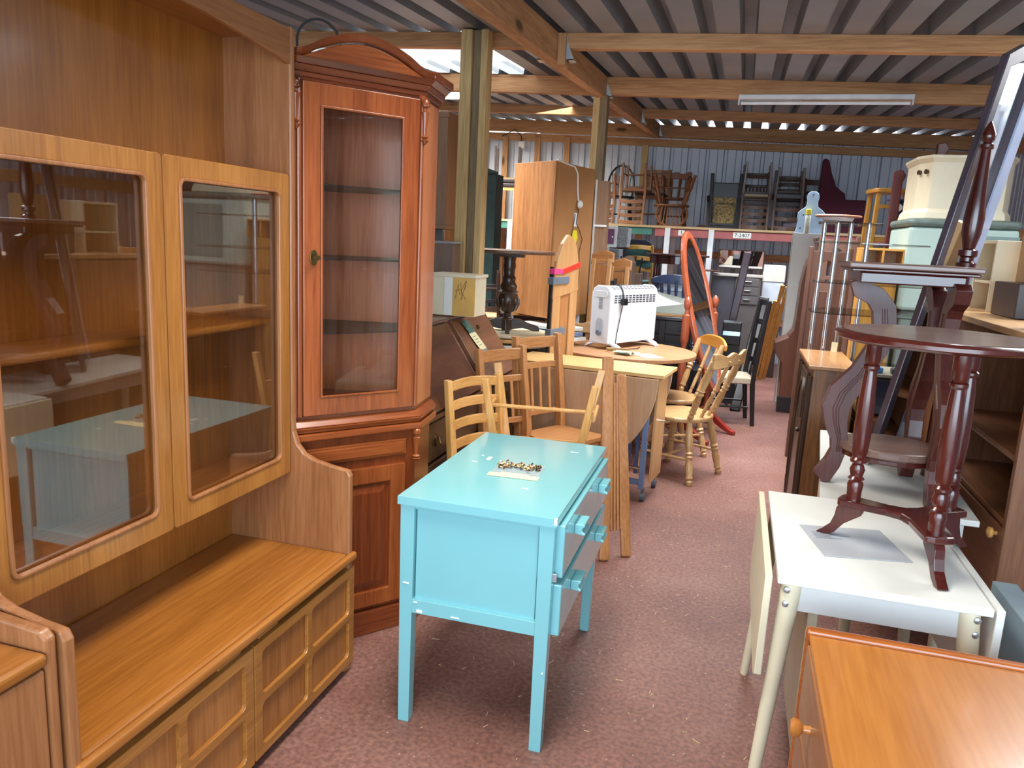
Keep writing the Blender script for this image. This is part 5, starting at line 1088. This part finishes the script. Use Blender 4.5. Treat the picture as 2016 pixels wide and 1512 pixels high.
for x in (.52, .83):
    for y in (2.97, 4.03):
        b = B(); b.lathe([(0, .016), (1, .026)], (x, y, 0), (x, y, .62), 14); b.done('leg', cream(), t, smooth=True)
def leaflet(): 
    m, n, l, p = newmat('printed_plastic_sleeve'); p.inputs['Base Color'].default_value = C(196, 200, 206); p.inputs['Alpha'].default_value = .75; p.inputs['Roughness'].default_value = .15; return m
t = thing('plastic_sleeve', 'clear plastic sleeve of paperwork under the wine table feet', 'paperwork', (.44, 2.43, .7415), 12)
b = B(); b.box(-.15, -.13, 0, .10, .12, .0012); b.done('sleeve', leaflet(), t)
b = B()
for k in range(5):
    b.box(-.13, .06-.012*k, .0014, -.13+.05+.03*((k*7) % 3), .064-.012*k, .002)
o = b.done('print', plain('print_grey', (120, 124, 130), .6), t)

# round mahogany wine table
t = thing('wine_table', 'round mahogany wine table on three turned columns, standing on the nearest white table', 'table', (.555, 2.39, .741), world=True)
c3 = [Vector((.405, 2.45)), Vector((.585, 2.235)), Vector((.675, 2.485))]; cc = Vector((.555, 2.39))
b = B(); b.lathe([(0, .248), (.15, .262), (.35, .27), (.7, .27), (.9, .262), (1, .252)], (.555, 2.39, 1.366), (.555, 2.39, 1.394), 64); b.done('tabletop', mahog('x'), t, smooth=True)
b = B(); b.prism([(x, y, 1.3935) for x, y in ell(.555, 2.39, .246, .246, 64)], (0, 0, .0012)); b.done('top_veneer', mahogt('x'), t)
poly = []
for i in range(3):
    a, c = c3[i], c3[(i+1) % 3]; oa = (a-cc).normalized()
    perp = Vector((-oa.y, oa.x))
    for s in (-1, -.4, .4, 1): poly.append(a+oa*.045*(1-.25*abs(s))+perp*.04*s)
    mid = (a+c)/2; 
    for q in (.3, .5, .7):
        p = a+(c-a)*q; poly.append(p+(cc-p).normalized()*.035*(1-abs(q-.5)*1.2))
b = B(); b.prism([(p.x, p.y, .848) for p in poly], (0, 0, .022)); b.done('triangular_shelf', mahog('x'), t, .006)
colp = [(0, .021), (.05, .021), (.10, .023), (.12, .019), (.135, .024), (.15, .017), (.19, .022), (.225, .016), (.24, .024), (.255, .024), (.27, .018), (.30, .022), (.42, .0255), (.60, .024), (.76, .019), (.80, .017), (.815, .023), (.83, .023), (.84, .018), (.86, .022), (1, .022)]
for p in c3:
    b = B(); b.lathe(colp, (p.x, p.y, .869), (p.x, p.y, 1.368), 22); b.done('turned_column', mahog('z'), t, smooth=True)
    o_ = (p-cc).normalized(); pp = Vector((-o_.y, o_.x))
    L = [(-.04, .848), (.035, .848), (.042, .835), (.045, .81), (.055, .78), (.08, .755), (.092, .745), (.09, .741), (.062, .741), (.04, .755), (.015, .79), (-.03, .825)]
    b = B(); b.prism([(p.x+o_.x*r_-pp.x*.014, p.y+o_.y*r_-pp.y*.014, z) for r_, z in L], (pp.x*.028, pp.y*.028, 0)); b.done('foot', mahog('z'), t, .004)

# tall plant table with S shaped legs
t = thing('side_table', 'tall square mahogany side table with S shaped legs and a low shelf', 'table', (.59, 3.15, .721), world=True)
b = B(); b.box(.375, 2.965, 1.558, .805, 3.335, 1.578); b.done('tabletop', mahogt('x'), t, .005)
b = B(); b.box(.385, 2.975, 1.545, .795, 3.325, 1.557); b.done('top_moulding', mahog('x'), t, .004)
b = B(); b.box(.42, 3.0, 1.505, .76, 3.30, 1.545); b.done('apron', mahog('x'), t, .005)
S = [(.425, 1.51), (.445, 1.478), (.50, 1.455), (.535, 1.41), (.545, 1.34), (.53, 1.26), (.485, 1.16), (.43, 1.08), (.412, 1.02), (.42, .96), (.438, .90), (.44, .85), (.425, .80), (.395, .745), (.385, .733)]
wdt = [.03, .05, .055, .06, .06, .055, .06, .075, .075, .06, .045, .04, .045, .05, .035]
for lx, ly, ang in ((.59, 3.15, 180), (.748, 3.14, -90), (.735, 3.17, 90)):
    ca, sa = cos(R(ang)), sin(R(ang)); Lf, Rt = [], []
    sr = [(.59-x, z) for x, z in S]
    for i, (r_, z) in enumerate(sr):
        p = Vector((r_, z)); d_ = (Vector(sr[min(i+1, len(S)-1)])-Vector(sr[max(i-1, 0)])).normalized(); nn_ = Vector((-d_.y, d_.x))*wdt[i]*.68
        Lf.append(p+nn_); Rt.append(p-nn_)
    P = Lf+Rt[::-1]; wv_ = Vector((-sa, ca, 0))*.05
    b = B(); b.prism([(lx+ca*p.x-wv_.x/2, ly+sa*p.x-wv_.y/2, max(p.y, .7215)) for p in P], tuple(wv_))
    for sd in (-.5, .5):
        for off in (-.35, 0, .35):
            b.tube([(lx+ca*(r_+off*.4*w_)+wv_.x*sd, ly+sa*(r_+off*.4*w_)+wv_.y*sd, z) for (r_, z), w_ in zip(sr[3:12], wdt[3:12])], .0022, 5)
    b.done('s_leg', wood('mahogany_satin', (84, 34, 26), (58, 20, 15), .38, 'z', 1, .08), t, .004)
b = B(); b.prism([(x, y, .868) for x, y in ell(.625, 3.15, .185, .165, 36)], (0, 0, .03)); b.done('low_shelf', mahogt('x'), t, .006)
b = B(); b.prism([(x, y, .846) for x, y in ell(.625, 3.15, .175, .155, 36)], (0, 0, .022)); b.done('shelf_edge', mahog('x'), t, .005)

# tall narrow mirror and bed post behind it
t = thing('cheval_mirror', 'tall narrow mirror tilted to the right in a dark frame with its sky-lit side painted pale', 'mirror', (.68, 3.62, .721), world=True)
m0, m1 = Vector((.595, 3.5, .73)), Vector((.885, 3.5, 2.405)); wv = Vector((.195, .22, .03))
def mq(u, v, n=0):
    p = m0+(m1-m0)*v+wv*u; nn_ = wv.cross(m1-m0).normalized(); return tuple(p+nn_*n)
b = B(); b.holed([(0, 0), (1, 0), (1, 1), (.75, 1.02), (.35, 1.01), (0, .985)], [[(.16, .03), (.74, .03), (.74, .97), (.45, .975), (.16, .96)]], lambda u, v: mq(u, v, 0), tuple(Vector(mq(0, 0, .03))-Vector(mq(0, 0, 0)))); fr = b.done('frame', plain('frame_dark_gloss', (74, 64, 72), .2, coat=.4), t, .004)
b = B(); b.prism([mq(u, v, .008) for u, v in ((.15, .02), (.75, .02), (.75, .975), (.15, .965))], tuple(Vector(mq(0, 0, .004))-Vector(mq(0, 0, 0)))); b.done('mirror_glass', mirror('mirror_glass'), t)
b = B(); b.prism([mq(u, v, -.004) for u, v in ((.76, .0), (1.02, .0), (1.02, 1.0), (.76, 1.005))], tuple(Vector(mq(0, 0, .04))-Vector(mq(0, 0, 0)))); b.done('pale_edge', plain('frame_sky_lit', (150, 160, 184), .25, coat=.4), t, .005)  # sky light on the frame side painted as a blue-grey strip
t = thing('mirror_post', 'turned dark mahogany post with acorn finial in front of the tall tilted mirror', 'post', (.845, 3.42, .721), world=True)
b = B(); b.lathe([(0, .03), (.2, .03), (.45, .02), (.60, .022), (.605, .034), (.62, .036), (.625, .024), (.635, .024), (.64, .034), (.655, .034), (.66, .022), (.70, .034), (.74, .037), (.80, .030), (.9, .021), (.925, .020), (.93, .026), (.938, .026), (.942, .014), (.95, .022), (.965, .025), (.985, .014), (1, .002)], (.835, 3.42, .722), (.862, 3.42, 2.125), 22); b.done('turned_shaft', mahog('z'), t, smooth=True)

# bookcase on the right
t = thing('bookcase', 'long brown bookcase with pale top running along the right side', 'bookcase', (1.1, 3.6, 0), world=True)
b = B(); b.box(.955, 2.85, 1.345, 1.36, 4.42, 1.37); b.done('top', wood('bookcase_top', (214, 170, 118), (184, 138, 90), .45, 'y', 1, .05), t, .003)
b = B(); b.box(1.33, 2.87, .04, 1.35, 4.4, 1.345); b.done('back_panel', wood('bookcase_back', (96, 62, 42), (74, 48, 32), .5, 'z'), t)
for y in (2.855, 3.80, 4.385):
    b = B(); b.box(.955, y, 0, 1.34, y+.03, 1.345); b.done('upright', book('z'), t, .003)
b = B(); b.box(.965, 2.885, .935, 1.33, 3.80, .955); b.done('shelf', book('y'), t, .003)
b = B(); b.box(.965, 2.885, .705, 1.33, 3.80, .725); b.done('shelf', book('y'), t, .003)
b = B(); b.box(.957, 2.888, .06, .972, 3.798, .70); d = b.done('door', book('y'), t, .004)
b = B(); b.box(.957, 3.832, .06, .972, 4.383, 1.33); b.done('door', book('z'), t, .004)
b = B(); b.lathe([(0, .008), (.3, .007), (.45, .018), (.8, .02), (1, .008)], (.957, 2.93, .67), (.925, 2.93, .67), 16); b.done('knob', pinel('z'), d, smooth=True)
b = B(); b.box(.96, 4.40, 1.371, 1.36, 4.42, 1.41); b.done('back_lip', wood('bookcase_top', (214, 170, 118), (184, 138, 90), .45, 'x', 1, .05), t, .003)
t = thing('open_box', 'open pale wooden box standing on the right bookcase', 'box', (1.22, 4.2, 1.371), world=True)
for y in (4.06, 4.34):
    b = B(); b.box(1.125, y, 1.371, 1.36, y+.014, 1.70); b.done('side', cream(), t, .002)
b = B(); b.box(1.125, 4.074, 1.686, 1.36, 4.34, 1.70); b.done('lid', cream(), t, .002)
b = B(); b.box(1.13, 4.074, 1.50, 1.36, 4.34, 1.512); b.done('shelf', cream(), t, .002)
b = B(); b.box(1.35, 4.074, 1.371, 1.36, 4.34, 1.686); b.done('back', pinel('z'), t)
o = B(); o.box(1.19, 3.72, 1.52, 1.34, 3.95, 1.72); o.box(1.188, 3.82, 1.521, 1.19, 3.85, 1.721); tag(o.done('cardboard_box', plain('cardboard', (190, 150, 104), .8, var=.06), None, .004), 'cardboard box on the dark box at the right edge', 'box')
o = B(); o.box(1.12, 3.66, 1.371, 1.34, 3.98, 1.519); tag(o.done('wooden_box', darkw(), None, .004), 'dark wooden box on the right bookcase', 'box')
t = thing('hand_mirror', 'white framed oval mirror standing at the far right edge on the bookcase', 'mirror', (1.06, 3.2, 1.371), 60)
b = B(); b.holed(oval(.055, .13), [oval(.043, .115)], lambda u, v: (u, -.006, .14+v), (0, .012, 0)); b.done('oval_frame', plain('bright_white', (236, 238, 236), .5), t, .004)
b = B(); b.prism([(u, .0, .14+v) for u, v in oval(.044, .116)], (0, .004, 0)); b.done('mirror_glass', mirror('mirror_glass'), t)
b = B(); b.box(-.04, -.03, 0, .04, .03, .012); b.done('stand', plain('bright_white', (236, 238, 236), .5), t, .004)
o = B(); o.lathe([(0, .10), (.5, .12), (1, .06)], (1.12, 3.06, 1.371), (1.12, 3.06, 1.40), 28); tag(o.done('cushion', plain('navy_cushion', (52, 62, 92), .7), None, smooth=True), 'round navy cushion on the right bookcase top', 'cushion')

# right background: ottoman, blanket box, bed posts, stool, drum
t = thing('crate', 'grey green cloth covered base under the pale green ottoman', 'crate', (1.37, 6, 0), world=True)
b = B(); b.box(1.07, 5.68, 0, 1.67, 6.3, 1.255); b.done('body', plain('grey_green', (120, 134, 128), .8), t, .01)
t = thing('ottoman', 'pale green ottoman with buttoned dark lid under the cream blanket box', 'ottoman', (1.18, 5.2, 1.301), world=True)
b = B(); b.box(.91, 4.92, 1.301, 1.47, 5.5, 1.78); b.done('body', plain('pale_green', (170, 190, 180), .6, var=.04), t, .02)
b = B(); b.box(1.10, 4.915, 1.36, 1.47, 4.921, 1.74); b.done('front_panel', plain('sage_green', (118, 140, 134), .7, var=.06), t)
b = B(); b.prism([(x, y, 1.78) for x, y in rrect(.895, 4.905, 1.485, 5.51, .05, 5)], (0, 0, .045)); b.done('padded_lid', plain('grey_green_velvet', (98, 112, 104), .6, var=.35, scale=16), t, .018)
t = thing('blanket_box', 'cream painted blanket box with canted corners on the pale green ottoman', 'chest', (1.18, 5.2, 1.826), world=True)
cp = [(.95, 5.1), (1.0, 4.98), (1.38, 4.98), (1.44, 5.1), (1.44, 5.42), (.95, 5.42)]
def sc(k): return [(1.195+(x-1.195)*k, 5.2+(y-5.2)*k) for x, y in cp]
b = B(); b.rings([[(x, y, 1.87) for x, y in sc(1)], [(x, y, 2.15) for x, y in sc(1)]]); b.done('body', cream(), t, .004)
b = B(); b.rings([[(x, y, 2.14) for x, y in sc(1.0)], [(x, y, 2.165) for x, y in sc(1.07)], [(x, y, 2.18) for x, y in sc(1.07)]]); b.done('lid', cream(), t, .004)
b = B(); b.rings([[(x, y, 1.827) for x, y in sc(1.08)], [(x, y, 1.862) for x, y in sc(1.06)], [(x, y, 1.885) for x, y in sc(1.0)]]); b.done('plinth', cream(), t, .004)
for y in (5.02, 5.08):
    b = B(); f = (y-4.98)/.12; x = 1.0-.05*f; b.lathe([(0, .012), (1, .014)], (x-.0, y, 2.09), (x-.014, y-.006, 2.09), 12); b.done('handle', doak('z'), t)
for nm_, lc in (('ottoman', (1.355, 5.97, 1.257)), ('blanket_box', (1.355, 5.97, 1.860))):
    bpy.data.objects[nm_].location = lc; bpy.data.objects[nm_].scale = (1.148,)*3
t = thing('bed_end', 'dark red bed end with scrolled posts behind the cream blanket box', 'bed end', (1.25, 6.0, 0), world=True)
for x, zt_ in ((.98, 2.20), (1.24, 2.40)):
    b = B(); b.prism([(x-.03, 5.95, 0), (x+.03, 5.95, 0), (x+.03, 5.95, zt_-.05), (x+.05, 5.95, zt_), (x+.02, 5.95, zt_+.04), (x-.03, 5.95, zt_+.03)], (0, .06, 0)); b.done('post', wood('bed_red', (112, 44, 40), (80, 28, 26), .35, 'z', 1, .1), t, .006)
b = B(); b.prism([(1.27, 5.96, 2.24), (1.36, 5.96, 2.25), (1.45, 5.96, 2.28), (1.50, 5.96, 2.36), (1.53, 5.96, 2.38), (1.50, 5.96, 2.22), (1.42, 5.96, 2.2), (1.27, 5.96, 2.17)], (0, .04, 0)); b.done('scroll_rail', wood('bed_red', (112, 44, 40), (80, 28, 26), .35, 'x', 1, .1), t, .005)
b = B(); b.box(1.0, 5.97, .4, 1.5, 5.99, 1.6); b.done('panel', darkw(), t)
t.location = (1.345, 6.5, 0)
t = thing('sideboard', 'dark sideboard under the pine bar stool', 'sideboard', (1.15, 6.8, 0), world=True)
b = B(); b.box(.95, 6.75, 0, 1.5, 7.4, 1.45); b.done('body', darkw(), t, .005)
t = thing('bar_stool', 'pine bar stool standing high at the right rear', 'stool', (1.165, 7.18, 1.455), 8)
b = B(); b.prism([(x, y, .66) for x, y in rrect(-.18, -.15, .18, .15, .04, 5)], (0, 0, .035)); b.done('seat', piney('x'), t, .008)
for x in (-.14, .14):
    for y in (-.11, .11):
        b = B(); b.bar((x*1.15, y*1.15, 0), (x, y, .66), .034, .034); b.done('leg', piney('z'), t, .004)
for z in (.28, .55):
    b = B(); b.bar((-.15, -.12, z), (.15, -.12, z), .03, .02, (0, 0, 1)); b.done('rung', piney('x'), t, .003)
t = thing('drum', 'navy metal drum with a round white label below the pine bar stool', 'drum', (1.165, 6.87, 1.452), 0, scale=1.07)
b = B(); b.lathe([(0, .058), (.98, .058), (1, .055)], (0, 0, 0), (0, 0, .55), 28); b.done('body', plain('navy_metal', (44, 56, 104), .3, .3), t, smooth=True)
b = B(); b.prism([(x, y, .55) for x, y in rrect(-.075, -.07, .085, .07, .01, 2)], (0, 0, .012)); b.done('lid', plain('navy_lid', (74, 84, 110), .4, .3), t, .003)
b = B(); b.lathe([(0, .028), (1, .028)], (-.005, -.056, .50), (-.005, -.0605, .50), 18); b.done('round_label', paper(), t)
o = B(); o.box(1.25, 6.62, 0, 1.46, 6.65, 2.01); tag(o.done('board', plain('tan_board', (196, 152, 92), .6, var=.06), None, .003), 'tan board standing between the navy drum and the ottoman', 'board')
t = thing('open_box', 'yellow pine open box behind the chrome glass tower', 'box', (.98, 5.85, 0), world=True)
b = B(); b.box(.80, 5.72, 0, 1.03, 5.9, 1.50); b.done('stand', piney('z'), t, .003)
b = B(); b.box(.78, 5.68, 1.64, 1.05, 5.92, 1.655); b.done('lid', piney('x'), t, .002)
for x in (.78, .91, 1.036):
    b = B(); b.box(x, 5.68, 1.5, x+.014, 5.92, 1.64); b.done('side', piney('z'), t, .002)
b = B(); b.box(.78, 5.905, 1.5, 1.05, 5.92, 1.64); b.done('back', beech('x'), t)
bgk = 'dark wooden bed ends standing behind the chrome glass tower'
for k, (x, y, h, l) in enumerate(((.62, 6.3, 1.62, 'brown bed end standing behind the chrome poles'), (.74, 6.9, 1.72, 'pinkish brown bed end with arched cut-out behind the chrome poles'))):
    t = thing('bed_end', l, 'bed end', (x, y, 0), 0, bgk)
    m = wood('bed_brown_%d' % k, ((112, 74, 58), (150, 112, 96))[k], ((84, 52, 40), (124, 90, 76))[k], .45, 'z', 1)
    b = B(); b.holed([(-.1, 0), (.16, 0), (.16, h), (-.1, h)], [[(-.04, h-.3)]+[(-.04+.12*(1-cos(a))/2, h-.17+.1*sin(a)) for a in [R(q*20) for q in range(10)]]+[(.08, h-.3)]], lambda u, v: (u, 0, v), (0, .03, 0)); b.done('panel', m, t, .003)
    for xx in (-.12, .16):
        b = B(); b.box(xx, -.01, 0, xx+.03, .04, h+.03); b.done('post', m, t, .004)

# teak chest, bottom right
t = thing('chest_of_drawers', 'glossy teak chest of drawers in the bottom right corner', 'chest of drawers', (.6, 1.4, 0), world=True)
tk = lambda ax='z': wood('teak_gloss', (190, 122, 56), (170, 104, 44), .26, ax, .8, .35)
b = B(); b.box(.262, .85, .03, .95, 1.84, .688); b.done('carcass', teakp('z'), t, .003)
b = B(); b.box(.25, .85, .688, .95, 1.845, .70); b.done('top', tk('y'), t, .003)
b = B(); b.box(.243, 1.845, 0, .95, 1.872, .712); b.done('end_panel', wood('teak_edge', (172, 96, 40), (140, 70, 26), .22, 'x', .8, .4), t, .008, seg=3)
for z0, z1 in ((.50, .68), (.29, .485), (.06, .275)):
    b = B(); b.box(.246, .9, z0, .262, 1.835, z1); d = b.done('drawer', teakp('y'), t, .005)
    for y in (1.62, 1.05):
        b = B(); b.lathe([(0, .010), (.35, .008), (.55, .018), (.85, .021), (1, .014)], (.246, y, (z0+z1)/2), (.205, y, (z0+z1)/2), 18); b.done('knob', tk('z'), d, smooth=True)
o = B(); o.box(.86, 1.95, 0, .93, 2.6, .62); tag(o.done('panel', plain('pale_blue_panel', (168, 188, 196), .5), None, .004), 'pale panel standing against the bookcase at the right edge', 'panel')

# scraps of straw and chips on the floor
b = B()
for k in range(260):
    x, y = random.uniform(-1.1, .6), random.uniform(1.2, 5.5); a = random.random()*pi; L = random.uniform(.006, .03)
    b.bar((x, y, .0012), (x+L*cos(a), y+L*sin(a), .0012), .0022, .0014)
o = b.done('floor_scraps', plain('straw', (206, 180, 140), .8), None); tag(o, 'straw and wood scraps scattered over the red floor', 'scraps'); o['kind'] = 'stuff'
